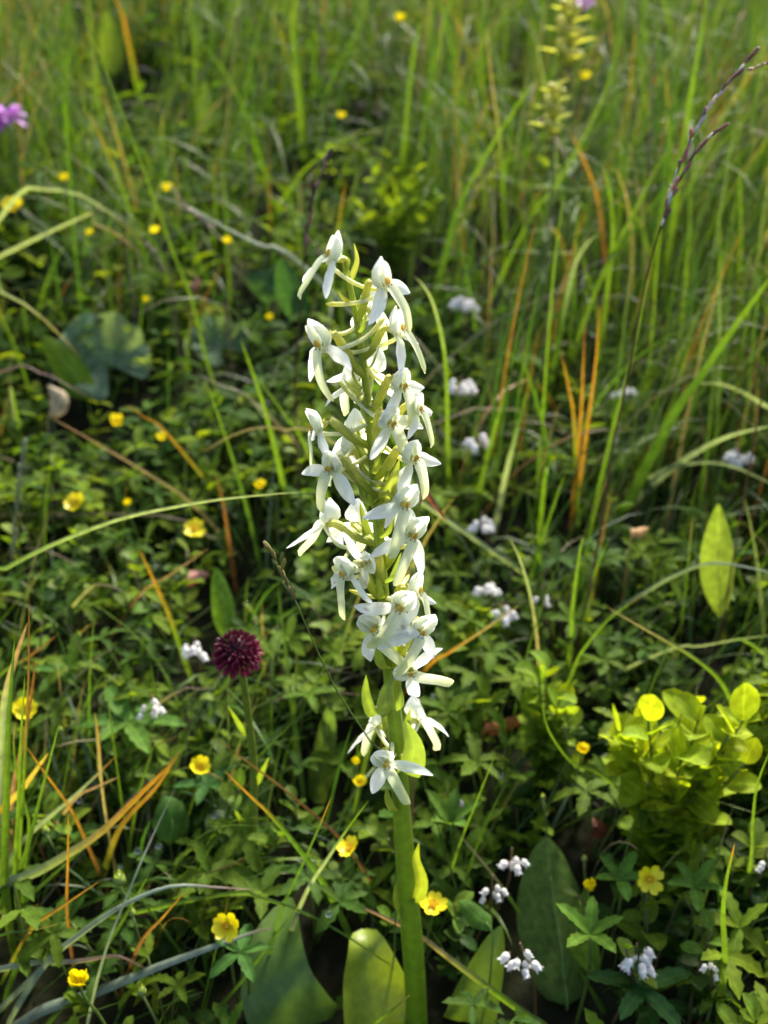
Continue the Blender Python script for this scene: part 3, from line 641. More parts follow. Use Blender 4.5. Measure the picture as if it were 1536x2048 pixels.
# ------------------------------------------------------------------ grass blades that can be followed one by one
G1 = (.085, .165, .022); G2 = (.14, .235, .024); GD = (.05, .11, .02); SV = (.32, .38, .25); SB = (.30, .37, .27); OR = (.38, .185, .03); YO = (.50, .36, .08); TN = (.33, .26, .15); RU = (.19, .085, .04); PK = (.36, .22, .17); BR = (.11, .065, .035)  # SV, SB: grey-green with the sky's sheen on bent blades painted in
def grass_cols(u, c0, c1, t0, freckle=.0):
    t = np.clip((u[:, 1] - t0) / max(1 - t0, 1e-3) * 1.6, 0, 1)[:, None]; c = np.array(c0) * (1 - t) + np.array(c1) * t
    if freckle: c = c * (1 - freckle * (np.random.default_rng(len(u)).random((len(u), 1)) > .8))
    return c
def blade(label, pts, wpx, c0, c1=None, t0=.75, y0=None, y1=None, h=None, turn=None, root=True, keep=True, cup=.22):
    """one blade; pts run from the foot to the tip in photo pixels, wpx its width there"""
    if h is None: h = .05 if pts[0][1] > 900 else .085
    ya = y0 if y0 else G(pts[0][0], pts[0][1], h)[1]; yb = y1 if y1 else ya - .01
    n = len(pts); w = [P(x, y, ya + (yb - ya) * i / (n - 1)) for i, (x, y) in enumerate(pts)]
    dn = unit(unit(w[0] - w[1]) + np.array((0, .15, -.55))); rp = w[0].copy()
    while rp[2] > gz(rp[0], rp[1]) - .002: rp = rp + dn * .002
    path_in = ([rp] if root and w[0][2] - rp[2] > .005 else []) + w
    k = 26; path = smooth_path(path_in, k); t = np.linspace(0, 1, k); sc = np.linalg.norm(w[n // 2] - CAMP) / FPX
    view = unit(path.mean(0) - CAMP); T = unit(w[-1] - w[0]); turn = random.uniform(-.7, .7) if turn is None else turn
    Tn = unit(np.gradient(path, axis=0)); side = np.cross(Tn, view)
    side = unit(side) * math.cos(turn) + view * math.sin(turn)
    q = strap(path - path[0], wpx * sc * blade_w(t) / max(math.cos(turn), .6), side, cup, 4)
    o = obj('grass_leaf', make_mesh('grass_leaf', [q], GRASS, [grass_cols(q[2], c0, c1 or c0, t0, .12)]), None, tuple(path[0]))
    tag(o, label, 'grass blade', 'single grass blades')
    if keep:
        for p_ in path[4::2]:
            u_ = proj(p_); KEEP.append((u_[0], u_[1], 13 + wpx * .4, p_[1] + .004))
    return path
BL = [
    ('wide grey-green grass blade with a long orange tip rising past a seed head', [(-60, 1800), (0, 1772), (70, 1748), (165, 1692), (215, 1655), (280, 1590), (345, 1525), (362, 1498)], 28, (.22, .28, .14), OR, .62, .305, .33),
    ('orange dead blade lying along the wide orange-tipped blade', [(225, 1690), (255, 1635), (313, 1573), (359, 1502)], 15, G2, OR, .1, .345, .35),
    ('silver-green narrow blade with a reddish tip parallel above the wide blade', [(-40, 1790), (0, 1742), (58, 1671), (146, 1595), (204, 1540), (239, 1505)], 14, SV, OR, .85, .325, .35),
    ('S-shaped green grass stem winding upward', [(-10, 1840), (0, 1806), (29, 1748), (51, 1704), (58, 1646), (47, 1598), (33, 1547), (27, 1480), (32, 1440)], 9, G2, YO, .9, .315, .33),
    ('thin straight green blade under the wide orange-tipped blade', [(-40, 1900), (0, 1857), (73, 1781), (146, 1715), (220, 1650)], 9, G1, G2, .6, .315, .335),
    ('long silvery blade with a withered brown tip touching the crinkled yellow flower', [(-20, 2075), (33, 2047), (91, 2014), (182, 1985), (328, 1927), (474, 1875), (520, 1860), (552, 1856)], 22, SB, BR, .86, .287, .302),
    ('silver-grey blade arching flat with a pinkish drooping end', [(25, 2029), (91, 1927), (164, 1865), (233, 1817), (310, 1781), (365, 1770), (437, 1775), (505, 1779)], 14, SB, PK, .8, .288, .308),
    ('short grey blade bending over with a pink-brown tip', [(-40, 1950), (0, 1939), (73, 1925), (153, 1923), (226, 1912), (255, 1919), (292, 1938)], 15, SV, PK, .55, .292, .293),
    ('stiff orange stalk leaning across green grass', [(60, 1862), (128, 1810), (204, 1759)], 9, G2, OR, .05, None, None),
    ('green upright blade with an orange spotted tip', [(5, 2040), (20, 1975), (36, 1930), (62, 1854), (76, 1805)], 13, G1, OR, .75, .295, .305),
    ('upright dead orange stalk standing in dark leaves', [(135, 1830), (136, 1720), (137, 1620)], 8, RU, OR, .2, None, None),
    ('slanting thin orange stalk crossing the upright dead stalk', [(170, 1680), (139, 1615), (88, 1544), (50, 1490)], 8, RU, OR, .1, None, None),
    ('pale yellow dry blade tip glowing in the light', [(-10, 1640), (0, 1624), (44, 1580), (73, 1540), (97, 1505)], 19, OR, YO, .2, None, None),
    ('tan upright straw with a bent top', [(211, 1630), (203, 1560), (198, 1480), (190, 1425)], 7, TN, OR, .7, None, None),
    ('short pinkish dry blade half hidden by the silver-green blade', [(146, 1602), (190, 1575), (240, 1553)], 11, TN, PK, .3, None, None),
    ('very thin silvery blade standing steeply among tormentil leaves', [(200, 1940), (262, 1773), (306, 1671), (354, 1569)], 7, SB, SV, .6, None, .33),
    ('bright thin blade leaning beside the crinkled yellow flower', [(405, 2070), (412, 2047), (485, 1959), (558, 1861), (602, 1808)], 8, G2, YO, .93, .293, .30),
    ('rust-red dead blade under the crinkled yellow flower leaves', [(280, 1888), (325, 1835), (372, 1781)], 9, RU, OR, .5, None, None),
    ('thin green blade with a red curled tip above the pink-ended blade', [(290, 1762), (350, 1760), (401, 1752), (460, 1730), (494, 1713)], 8, G1, RU, .75, None, None),
    ('thin green blade lying nearly level with a yellow tip', [(-10, 1875), (60, 1862), (124, 1846)], 7, G1, YO, .8, None, None),
    ('green blade with an orange pointed end behind the crimson flower stalk', [(650, 1775), (590, 1690), (540, 1630), (500, 1592), (447, 1540)], 14, G1, OR, .7, None, None),
    ('long tan dead stalk slanting behind the white orchid stem', [(700, 1700), (640, 1640), (560, 1572), (500, 1528), (430, 1474)], 8, RU, OR, .6, None, None),
    ('thin green blade slanting upward to an orange point beside the orchid stem', [(560, 1830), (600, 1740), (640, 1650), (662, 1595)], 9, G1, OR, .85, None, None),
    ('broad pale green blade leaning beside the orchid stem', [(610, 1790), (660, 1710), (700, 1650), (738, 1600)], 11, SV, G2, .6, None, None),
    ('arched green blade bending down to the folded orchid leaf', [(440, 1790), (520, 1797), (600, 1822), (690, 1870), (760, 1918), (812, 1945)], 11, G2, G1, .6, .305, .30),
    ('fine bright grass tip crossing in front of the orchid stem base', [(735, 2065), (760, 2040), (795, 2012), (822, 1988)], 7, G2, YO, .8, .281, .279),
    ('wide blade with a pale edge lying beneath the white orchid stem', [(1100, 2065), (1050, 2030), (940, 1950), (838, 1872), (790, 1846), (740, 1822), (677, 1795)], 17, G2, PK, .45, .284, .312),
    ('folded bright green blade with an orange tip beside the red fallen leaf', [(1448, 1930), (1445, 1830), (1452, 1760), (1470, 1684)], 14, G2, OR, .9, None, None),
    ('thin tan and green stem slanting across the big ovate leaf', [(1098, 1905), (1050, 1840), (990, 1755), (915, 1665)], 8, G2, TN, .5, .325, .34),
    ('stout green stem slanting below the pointed leaf', [(1235, 2070), (1195, 2000), (1150, 1925)], 13, G1, G2, .5, .30, .305),
    ('thin green stem rising beside the orchid to a bud', [(915, 1700), (950, 1610), (990, 1510)], 6, G2, G2, .5, None, None),
    ('curved green stem standing beside the yellowish bilberry clump', [(1503, 1720), (1506, 1650), (1515, 1570), (1545, 1490)], 9, G2, G2, .5, None, None),
    ('long arching green blade with a pale dry streak pointing at the orchid spike', [(-40, 1165), (0, 1143), (100, 1092), (235, 1040), (340, 1016), (440, 999), (560, 987), (612, 984)], 13, G1, SV, .45, .40, .36),
    ('green blade with a rust tip under the long arching blade', [(-10, 1362), (60, 1312), (117, 1268)], 10, G1, RU, .6, None, None),
    ('upright green stalk turning orange and red at its tip', [(40, 1720), (48, 1560), (57, 1360), (58, 1190)], 9, G2, RU, .5, None, None),
    ('broad greyish blade standing by a yellow flower', [(-5, 1640), (5, 1500), (15, 1380), (55, 1245)], 26, SV, PK, .7, None, None),
    ('brown dead blade leaning over a yellow flower', [(25, 1600), (52, 1460), (66, 1370), (72, 1310)], 13, PK, RU, .2, None, None),
    ('yellow-orange pointed blade turning green at its foot', [(340, 1235), (312, 1170), (278, 1098)], 13, G2, OR, .35, None, None),
    ('tan vertical straw above the yellow flower on palmate leaves', [(202, 1560), (196, 1490), (190, 1425)], 8, TN, TN, .5, None, None),
    ('bluish silver blade curving down to a brown tip over the scalloped leaf', [(-60, 570), (0, 583), (60, 615), (110, 660), (165, 718)], 13, SB, TN, .85, .60, .58),
    ('very long thin green stem slanting down behind the orchid spike', [(440, 800), (415, 720), (385, 600), (350, 510), (310, 400), (270, 290), (200, 110), (150, -20)], 8, G2, G2, .5, .68, .62),
    ('bright green blade standing in front of a second behind the orchid', [(565, 970), (545, 880), (520, 790), (480, 675)], 14, G2, G2, .5, None, None),
    ('bright green blade leaning against another behind the orchid', [(610, 890), (570, 830), (505, 742)], 11, G2, G2, .5, None, None),
    ('tan and silver blade arching over towards the orchid spike', [(660, 880), (590, 863), (530, 853), (470, 868), (400, 907)], 11, SV, TN, .5, .50, .50),
    ('bent grey straw near the pale withered husk', [(-10, 748), (80, 745), (120, 762), (180, 796)], 7, TN, PK, .5, None, None),
    ('long grey straw lying across clover-like leaves', [(390, 1012), (300, 950), (200, 890), (90, 828)], 8, TN, PK, .5, None, None),
    ('short tan straw beside thin green stems', [(525, 818), (440, 770), (390, 748)], 9, TN, TN, .5, None, None),
    ('green blade standing behind the tip of the arching blade', [(500, 1040), (470, 930), (440, 840), (412, 762)], 11, G1, G2, .5, None, None),
    ('small orange blade near two yellow flowers', [(335, 868), (290, 835), (250, 808)], 9, G2, OR, .2, None, None),
    ('rust-brown upright dead blade behind the arching blade', [(455, 1065), (445, 1000), (430, 948)], 10, RU, RU, .5, None, None),
    ('silver blade bent over with a brown end high on the slope', [(40, 385), (60, 378), (140, 383), (195, 408), (250, 450), (300, 500), (326, 528)], 12, SV, BR, .8, .74, .72),
    ('silver arching blade ending in a drooping brown spikelet', [(600, 525), (520, 490), (450, 455), (370, 410), (310, 393)], 11, SV, SV, .7, .70, .68),
    ('short silver blade bent over beneath another', [(150, 440), (180, 445), (230, 465), (290, 515)], 12, SV, PK, .8, .70, .69),
    ('orange blade tip at the top of the slope', [(252, 60), (245, 30), (228, -10)], 12, G2, OR, .2, None, None),
    ('broad shining green blade at the top of the slope', [(602, 180), (592, 90), (588, 40), (598, -30)], 24, G2, G2, .5, None, None),
    ('tall bright blade in the far grass behind the orchid tip', [(812, 270), (825, 130), (842, 35)], 15, G2, G2, .5, None, None),
    ('slanting bright blade in the far grass beside a tan stem', [(900, 480), (930, 390), (1000, 265), (1070, 160)], 15, G1, G2, .5, None, None),
    ('tall tan-green stem in the far grass', [(1007, 380), (1000, 280), (985, 170), (972, 50)], 9, G2, TN, .5, None, None),
    ('pale arching stem with a whitish bent tip beside the orchid spike', [(896, 990), (894, 850), (890, 720), (870, 620), (850, 575), (828, 552)], 10, G2, SV, .6, .58, .50),
    ('bright green blade above the white blossoms near the brown leaf', [(965, 965), (985, 880), (1005, 810), (1028, 715)], 14, G2, G2, .5, None, None),
    ('greyish green blunt blade behind the bright blade', [(1010, 960), (1030, 880), (1045, 820), (1056, 775)], 15, SV, G1, .5, None, None),
    ('very broad green blade leaning in from the upper slope', [(1340, 850), (1400, 760), (1460, 670), (1560, 530)], 26, G1, G2, .6, None, None),
    ('silver curved blade above the white blossoms', [(1590, 840), (1536, 815), (1490, 788), (1440, 768), (1376, 768)], 15, SB, SV, .5, .58, .58),
    ('blue-green blade arching over the white blossoms', [(1230, 1040), (1330, 950), (1390, 907), (1460, 872), (1550, 850)], 15, SB, SB, .5, .60, .52),
    ('thin silver blade arching under the blue-green blade', [(1250, 985), (1330, 940), (1390, 926), (1460, 931), (1560, 975)], 10, SB, SV, .5, .60, .52),
    ('thin silver blade crossing the pale lance-shaped leaf', [(1200, 1240), (1280, 1190), (1350, 1150), (1430, 1126), (1560, 1148)], 10, SB, SV, .5, .50, .43),
    ('upright orange dead blade in tall green grass', [(1160, 850), (1165, 760), (1170, 640)], 9, OR, RU, .8, None, None),
    ('slightly bent orange dead blade beside another', [(1178, 830), (1192, 720), (1200, 605)], 9, OR, OR, .8, None, None),
    ('curved orange-yellow blade at the foot of orange dead blades', [(1148, 850), (1138, 780), (1123, 708)], 10, G2, OR, .4, None, None),
    ('straight orange-tan stalk slanting near white blossoms', [(855, 1335), (900, 1305), (980, 1252), (1042, 1208)], 10, OR, TN, .6, None, None),
    ('tan-green arching blade over the bright bilberry', [(1470, 1430), (1440, 1362), (1380, 1310), (1300, 1264), (1212, 1213)], 11, G2, TN, .6, None, None),
    ('thin green blade curving up from the reddish grass stem', [(1143, 1350), (1165, 1302), (1220, 1236), (1290, 1188)], 9, G2, RU, .9, None, None),
    ('whitish dry stem leaning near white blossoms', [(1075, 1300), (1062, 1200), (1040, 1120), (1018, 1075)], 8, TN, SV, .4, None, None),
    ('thin pale blade running level behind the bright bilberry', [(1330, 1303), (1400, 1293), (1470, 1280), (1560, 1268)], 8, SV, SV, .4, None, None),
    ('wide bright green pointed blade beside the yellow-green bilberry clump', [(1140, 1290), (1145, 1210), (1160, 1100), (1168, 1070)], 13, G2, G2, .5, None, None),
    ('tall green stem among bright blades behind the orchid spike', [(1080, 910), (1095, 700), (1110, 520), (1128, 390)], 9, G2, G2, .5, None, None),
    ('tall thin green stem leaning beside the reddish panicle stem', [(1225, 860), (1262, 720), (1300, 530), (1330, 420)], 8, G2, RU, .9, None, None),
    ('wide pale stem leaning through the far grass below the red panicle', [(1350, 440), (1375, 250), (1395, 120), (1418, -20)], 17, G2, G2, .5, None, None),
    ('green arching blade beside the red panicle', [(1200, 560), (1270, 420), (1240, 300), (1180, 480)][:2] + [(1310, 340), (1345, 290)], 11, G2, G2, .5, None, None),
    ('bright leaning blade crossing the far grass', [(1060, 440), (1120, 360), (1200, 210), (1245, 60)], 9, G2, G2, .5, None, None),
    ('rusty slender blade bent in the middle of the far grass', [(1200, 430), (1180, 350), (1140, 260)], 9, RU, OR, .3, None, None),
    ('bright yellow-green blade upright in the middle grass', [(1215, 560), (1225, 470), (1218, 380), (1205, 330)], 14, G2, G2, .5, None, None),
    ('curled pale-tipped blade bent in the middle grass', [(1130, 620), (1150, 530), (1180, 480), (1202, 470)], 14, G1, SV, .5, None, None),
    ('very long green stalk curving from the bilberry clump to the bright shrub', [(1210, 1555), (1150, 1530), (1108, 1480), (1090, 1440), (1085, 1400)], 9, G2, G2, .5, None, None),
    ('dry brown thin stalk slanting above the crimson head', [(280, 1190), (340, 1150), (420, 1095)], 6, BR, PK, .4, None, None),
    ('grey thin straw bent sharply under the bright yellow flower', [(310, 1030), (380, 1062), (430, 1075), (450, 1110)], 8, TN, TN, .4, None, None),
    ('pale arching straw over tormentil leaves', [(170, 1185), (205, 1170), (240, 1180), (275, 1205)], 8, SV, TN, .4, None, None),
    ('tall pale green blade in the upright tuft beside the S-shaped stem', [(12, 1780), (14, 1600), (18, 1450), (30, 1270)], 20, G2, G1, .6, None, None),
    ('yellow-green blade rising inside the upright tuft', [(32, 1760), (38, 1600), (42, 1480), (50, 1350)], 13, G2, G2, .6, None, None),
    ('slender green blade leaning out of the upright tuft', [(50, 1740), (70, 1640), (95, 1540), (118, 1450)], 10, G1, G2, .6, None, None),
    ('grey-green blade leaning across the pink-brown tipped blade', [(-20, 2040), (60, 1960), (140, 1880), (240, 1800)], 12, SV, G1, .6, .288, .305),
    ('long green blade slanting up beside the brownish faded bud', [(90, 2060), (160, 1965), (235, 1860), (300, 1745)], 10, G1, G2, .6, .288, .31),
    ('tan thin straw level in dark leaves near the crimson stalk', [(350, 1385), (400, 1378), (440, 1376)], 7, TN, TN, .4, None, None),
]
for e in BL: blade(e[0], e[1], e[2], e[3], e[4], e[5], e[6], e[7])

# ------------------------------------------------------------------ seed heads of grasses
SPK = make_mesh('spikelet', [spindle(.0052, .0007, 6, 6), xf(spindle(.0034, .0005, 5, 5), Matrix.Translation((.0005, .0018, .0003)))], STALK)
def seed_head(label, stem_pts, branches, y0, y1, r0, cols, size=1.0, step=.0024, spread=.25, name='grass_panicle', scol=None, h=.03):
    ya = y0 if y0 else G(stem_pts[0][0], stem_pts[0][1], h)[1]; yb = y1 if y1 else ya
    n = len(stem_pts); w = [P(x, y, ya + (yb - ya) * i / (n - 1)) for i, (x, y) in enumerate(stem_pts)]
    b = to_ground(w[0], 0, .003); p = smooth_path(([b] if w[0][2] > b[2] + .004 else []) + w, 30) - b
    t = thing(name, label, 'grass', tuple(b), None, 'grass seed heads')
    obj('stem', make_mesh('stem', [tube(p, np.linspace(r0, r0 * .5, 30), 6)], STALK), t, color=scol or cols[0])
    for k, br in enumerate(branches):
        q = smooth_path([P(x, y, yb + .003 * k) for x, y in br], 24) - b
        obj('branch', make_mesh('branch', [tube(q, np.linspace(r0 * .5, r0 * .25, 24), 5)], STALK), t, color=scol or cols[0])
        L = np.linalg.norm(np.diff(q, axis=0), axis=1).sum(); m = max(int(L / step), 4)
        for i in range(m):
            f = i / (m - 1) * 22.9; i0 = int(f); pt = q[i0] * (1 - f + i0) + q[i0 + 1] * (f - i0); T = unit(q[min(i0 + 2, 23)] - q[max(i0 - 1, 0)])
            d = T + np.array((random.uniform(-1, 1), random.uniform(-1, 1), random.uniform(-.4, .6))) * spread
            o = obj('spikelet', SPK, t, tuple(pt), orient(d, (0, -1, 0), random.uniform(0, 6)).to_euler(), size * random.uniform(.7, 1.1)); o.color = (*jit(random.choice(cols), .25), 1)
    for x, y in stem_pts: KEEP.append((x, y, 12, ya))
    for br in branches:
        for x, y in br: KEEP.append((x, y, 22, yb))
REDP = [(.22, .09, .075), (.34, .16, .13), (.75, .66, .58), (.75, .68, .60), (.48, .16, .13)]  # the palest tones paint the silver glint onto the spikelets
seed_head('tall reddish grass stem with two slender dark red and silver flower branches', [(1140, 1350), (1190, 1120), (1225, 900), (1260, 730), (1292, 560), (1322, 450), (1332, 420)],
          [[(1322, 455), (1345, 390), (1375, 330), (1405, 290), (1436, 262)], [(1332, 420), (1368, 310), (1400, 245), (1445, 180), (1500, 116)]], .46, .42, .0007, REDP, 1.0, .0026, .30, scol=(.20, .08, .045))
seed_head('short reddish spikelets entering over the red and silver branches', [(1600, 330), (1580, 200), (1570, 130)], [[(1570, 130), (1545, 125), (1510, 136)]], .46, .44, .0005, REDP, .9, .0022, .15, scol=(.20, .08, .045))
seed_head('dark brownish red narrow grass head behind the orchid tip', [(590, 800), (598, 650), (606, 530), (612, 480)], [[(610, 500), (620, 430), (630, 380), (645, 345), (652, 325)]], .55, .52, .0007, [(.12, .05, .04), (.20, .08, .06), (.3, .16, .13)], 1.3, .003, .18, scol=(.14, .055, .035))
seed_head('small bent golden green grass ear on a fine stalk beside the orchid spike', [(790, 1580), (740, 1482), (680, 1392), (636, 1305), (590, 1200)], [[(590, 1200), (572, 1165), (558, 1140), (545, 1108)], [(577, 1175), (566, 1150), (562, 1125)]], .30, .292, .00045, [(.30, .26, .06), (.24, .22, .06), (.38, .28, .09)], .95, .0021, .22, scol=(.12, .19, .03))
seed_head('pinkish feathery grass head high on the slope', [(655, 260), (650, 180), (640, 100)], [[(652, 170), (645, 90), (634, 0), (630, -30)]], None, None, .0010, [(.26, .16, .12), (.32, .2, .15)], 1.7, .0035, .3, scol=(.24, .16, .10))
seed_head('faded pink grass head near the pale hanging leaf', [(515, 480), (510, 420), (505, 380)], [[(508, 400), (503, 350), (497, 300)]], None, None, .0009, [(.34, .20, .14), (.4, .26, .18)], 1.2, .003, .2, scol=(.26, .18, .08))
seed_head('brown upright grass head in the far grass', [(1036, 180), (1034, 140), (1030, 110)], [[(1034, 150), (1032, 110), (1030, 70)]], None, None, .0010, [(.30, .17, .09), (.38, .24, .13)], 1.8, .004, .2, scol=(.3, .2, .1))
seed_head('drooping brown spikelet on the silver arching blade', [(330, 402), (372, 412), (410, 440)], [[(375, 415), (395, 432), (415, 446)]], .69, .68, .0007, [(.2, .12, .09), (.3, .2, .16)], 1.3, .003, .15)
seed_head('greyish brown spikelets drooping beneath a bent silver blade', [(250, 440), (285, 480), (305, 505)], [[(290, 485), (308, 505), (322, 530)]], .715, .715, .0007, [(.2, .13, .12), (.28, .2, .18)], 1.3, .003, .15)
seed_head('dark withered seed head lying in the far bent grass', [(280, 110), (300, 95), (318, 86)], [[(300, 95), (330, 86), (362, 92)]], None, None, .001, [(.12, .07, .05), (.34, .27, .2)], 1.9, .004, .2)
seed_head('second withered seed head lying below another in far grass', [(250, 140), (270, 136), (285, 138)], [[(270, 136), (290, 140), (312, 148)]], None, None, .001, [(.22, .16, .11), (.34, .27, .2)], 1.7, .004, .2)
seed_head('dark curled seed head behind the orchid in bent grass', [(690, 230), (705, 215), (720, 208)], [[(700, 205), (725, 212), (752, 226)]], None, None, .001, [(.12, .07, .06), (.3, .22, .18)], 1.7, .004, .2)
seed_head('brown twisted seed head on a thin stem beside the orchid', [(470, 800), (462, 700), (455, 640)], [[(458, 690), (455, 650), (450, 615)]], None, None, .0007, [(.16, .09, .06), (.24, .13, .08)], 1.1, .003, .25, scol=(.2, .14, .06))
seed_head('thin tall purple-brown grass head in the far grass', [(1290, 560), (1298, 420), (1300, 330)], [[(1296, 380), (1302, 230), (1308, 60)]], None, None, .0007, [(.24, .17, .13), (.3, .2, .16)], 1.3, .006, .15, scol=(.22, .15, .08))
seed_head('pale feathery plantain-like spike by the edge of dry stalks', [(20, 1180), (24, 1120), (30, 1080)], [[(24, 1120), (34, 1010), (46, 900)]], None, None, .0009, [(.26, .30, .14), (.4, .38, .24)], 1.3, .0028, .3, scol=(.16, .2, .06))

# ------------------------------------------------------------------ pale rattle spikes and the purple flower
BRM = make_mesh('bract', [leaf_local(.016, .009, .55, .8, .3, .2, 9, 4, 1, .3)], LEAF)
HOOD = make_mesh('hooded_bloom', [tube(smooth_path([(0, 0, 0), (0, .005, .001), (0, .010, .0005), (0, .013, -.003)], 8), np.interp(np.linspace(0, 1, 8), [0, .4, .8, 1], [.0030, .0036, .0024, .0008]), 8)], PETAL)
LNC = make_mesh('leaf', [leaf_local(.030, .007, .55, .8, .35, .2, 13, 2, 1, .3)], LEAF)
def rattle(label, foot, top, size):
    b0 = G(foot[0], foot[1], .10); b = to_ground(b0); c = P(top[0], top[1], b0[1]) - b
    t = thing('yellow_rattle', label, 'flower', tuple(b), None, 'pale rattle spikes'); sp = smooth_path([np.zeros(3), c * .5 + (.004, 0, 0), c], 14)
    obj('stem', make_mesh('stem', [tube(sp, .0011, 7)], STALK), t, color=(.2, .26, .08)); H = np.linalg.norm(c)
    for i in range(12):
        p = c - unit(c) * (.0030 * size * i); a = i * math.pi / 2 + random.uniform(-.3, .3)
        d = (math.cos(a) * .8, math.sin(a) * .8, .55); o = obj('bract', BRM, t, tuple(p), orient(d).to_euler(), size * (.7 + .05 * i)); o.color = (*jit((.42, .48, .12), .12), 1)
        if i > 1:
            o = obj('hooded_bloom', HOOD, t, tuple(p + np.array((0, 0, .001))), orient((math.cos(a + .8) * .8, math.sin(a + .8) * .8, .7)).to_euler(), size * .8); o.color = (*jit((.62, .60, .12), .1), 1)
    for i in range(8):
        f = .25 + .08 * (i // 2); p = c * f * 1.0; a = (i % 2) * math.pi + (i // 2) * 1.5; p = sp[int(f * 13)]
        o = obj('leaf', LNC, t, tuple(p), orient((math.cos(a), math.sin(a), .35)).to_euler(), size); o.color = (*jit((.16, .23, .09), .15), 1)
    KEEP.extend([(top[0], top[1] + q_ * 35, 42, b0[1] + .02) for q_ in range(6)]); mark('the pale rattle spikes', b)
rattle('tall pale yellow-green rattle spike at the top of the grass slope', (1150, 330), (1138, 5), 1.25)
rattle('shorter pale rattle spike leaning below the taller one', (1080, 420), (1112, 172), .95)
def purple_flower(px, py, label, size, n=16):
    c = G(px, py, .12); b = to_ground(c); t = thing('purple_flower', label, 'flower', tuple(b)); c0 = c - b
    obj('stem', make_mesh('stem', [tube(smooth_path([np.zeros(3), c0 * .5 + (.003, 0, 0), c0], 8), .0011, 6)], STALK), t, color=(.14, .2, .05))
    me = make_mesh('petal', [leaf_local(.014, .006, 1.1, .6, .4, .2, 6, 2)], PETAL)
    for i in range(n):
        a = i * 2.4; z = .9 - 1.3 * i / n; d = (math.cos(a), math.sin(a), z)
        o = obj('petal', me, t, tuple(c0 + np.array(d) * .002), orient(d, roll=random.uniform(-.6, .6)).to_euler(), size * random.uniform(.8, 1.1)); o.color = (*jit((.36, .10, .46), .2), 1)
    KEEP.append((px, py, 50, c[1]))
purple_flower(12, 232, 'purple ragged flower head on a thin stem in the far grass', 1.15)
purple_flower(1166, 4, 'small purple flower beside the tall rattle spike', .8, 12)

# ------------------------------------------------------------------ small plants of the ground cover, one by one where they show largest
KA = np.array(KEEP)
def blocked(pts):
    q = proj(np.asarray(pts)); 
    d = np.hypot(q[:, None, 0] - KA[None, :, 0], q[:, None, 1] - KA[None, :, 1])
    return bool(((d < KA[None, :, 2]) & (np.asarray(pts)[:, None, 1] < KA[None, :, 3] - .002)).any())
COWL = [oval_leaf_mesh('leaf', .0125, .0078, GLOSS, 1.05, .5, c_, f_, 6, 2) for c_, f_ in ((.25, .12), (.5, .16), (.05, .2))]
TORL = [make_mesh('leaflet', [leaf_local(.0150, .0058, 1.05, .7, c_, .18, 9, 2, 1, .3)], LEAF) for c_ in (.15, .4, .65)]
STEMC = {}
def cowberry_proto(seed):
    r = random.Random(seed); root = obj('cowberry_sprig', None); H = r.uniform(.034, .052)
    bend = (r.uniform(-.012, .012), r.uniform(-.012, .012)); sp = smooth_path([(0, 0, -.002), (bend[0] * .3, bend[1] * .3, H * .5), (bend[0], bend[1], H)], 8)
    o = obj('stem', make_mesh('stem', [tube(sp, np.linspace(.0008, .0005, 8), 5)], STALK), root, color=(.12, .10, .03))
    n = r.randint(9, 13)
    for i in range(n):
        f = .3 + .7 * i / (n - 1); k = f * 7; i0 = min(int(k), 6); p = sp[i0] * (1 - k + i0) + sp[i0 + 1] * (k - i0); a = i * 2.4 + r.uniform(-.4, .4); el = r.uniform(.15, .85) + .4 * (f > .88)
        M = orient((math.cos(a) * math.cos(el), math.sin(a) * math.cos(el), math.sin(el)), roll=r.uniform(-.4, .4))
        o = obj('leaf', COWL[i % 3], root, tuple(p), M.to_euler(), r.uniform(.7, 1.1) * (.75 if f > .9 else 1)); o['f'] = f
    return root
def tormentil_proto(seed):
    r = random.Random(seed); root = obj('tormentil_plant', None); H = r.uniform(.035, .055)
    for q in range(r.randint(3, 4)):
        a = q * 2.2 + r.uniform(-.5, .5); top = np.array((math.cos(a) * r.uniform(.006, .018), math.sin(a) * r.uniform(.006, .016), H * (.6 + .13 * q)))
        sp = smooth_path([(0, 0, -.002), top * .5 + (0, 0, .004), top], 6)
        obj('stalk', make_mesh('stalk', [tube(sp, .00055, 5)], STALK), root, color=(.14, .18, .03))
        nl = r.choice((5, 5, 5, 3)); a0 = r.uniform(0, 6)
        for i in range(nl):
            b = a0 + (i * 2 * math.pi / nl if nl == 5 else (i - 1) * 1.1); el = r.uniform(-.05, .75)
            M = orient((math.cos(b) * math.cos(el), math.sin(b) * math.cos(el), math.sin(el)), roll=r.uniform(-.3, .3))
            o = obj('leaflet', TORL[(i + q) % 3], root, tuple(top), M.to_euler(), r.uniform(.75, 1.05)); o['f'] = .5 + .5 * q / 3
    return root
cow_p = [cowberry_proto(i) for i in range(6)]; tor_p = [tormentil_proto(20 + i) for i in range(6)]
LAND = [(o['label'], o.location.x, o.location.y) for o in COL.objects if o.parent is None and 'label' in o and len(o['label'].split()) <= 10 and o.location.y > .2]
def describe(x, y):
    best = min(LAND, key=lambda m: (m[1] - x) ** 2 + (m[2] - y) ** 2); dx, dy = x - best[1], y - best[2]
    return 'behind' if dy > abs(dx) * .7 else ('before' if dy < -abs(dx) * .7 else 'beside'), best[0]
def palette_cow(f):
    return jit((.036, .080, .013), .3) if f < .75 else jit((.11, .185, .018), .3)
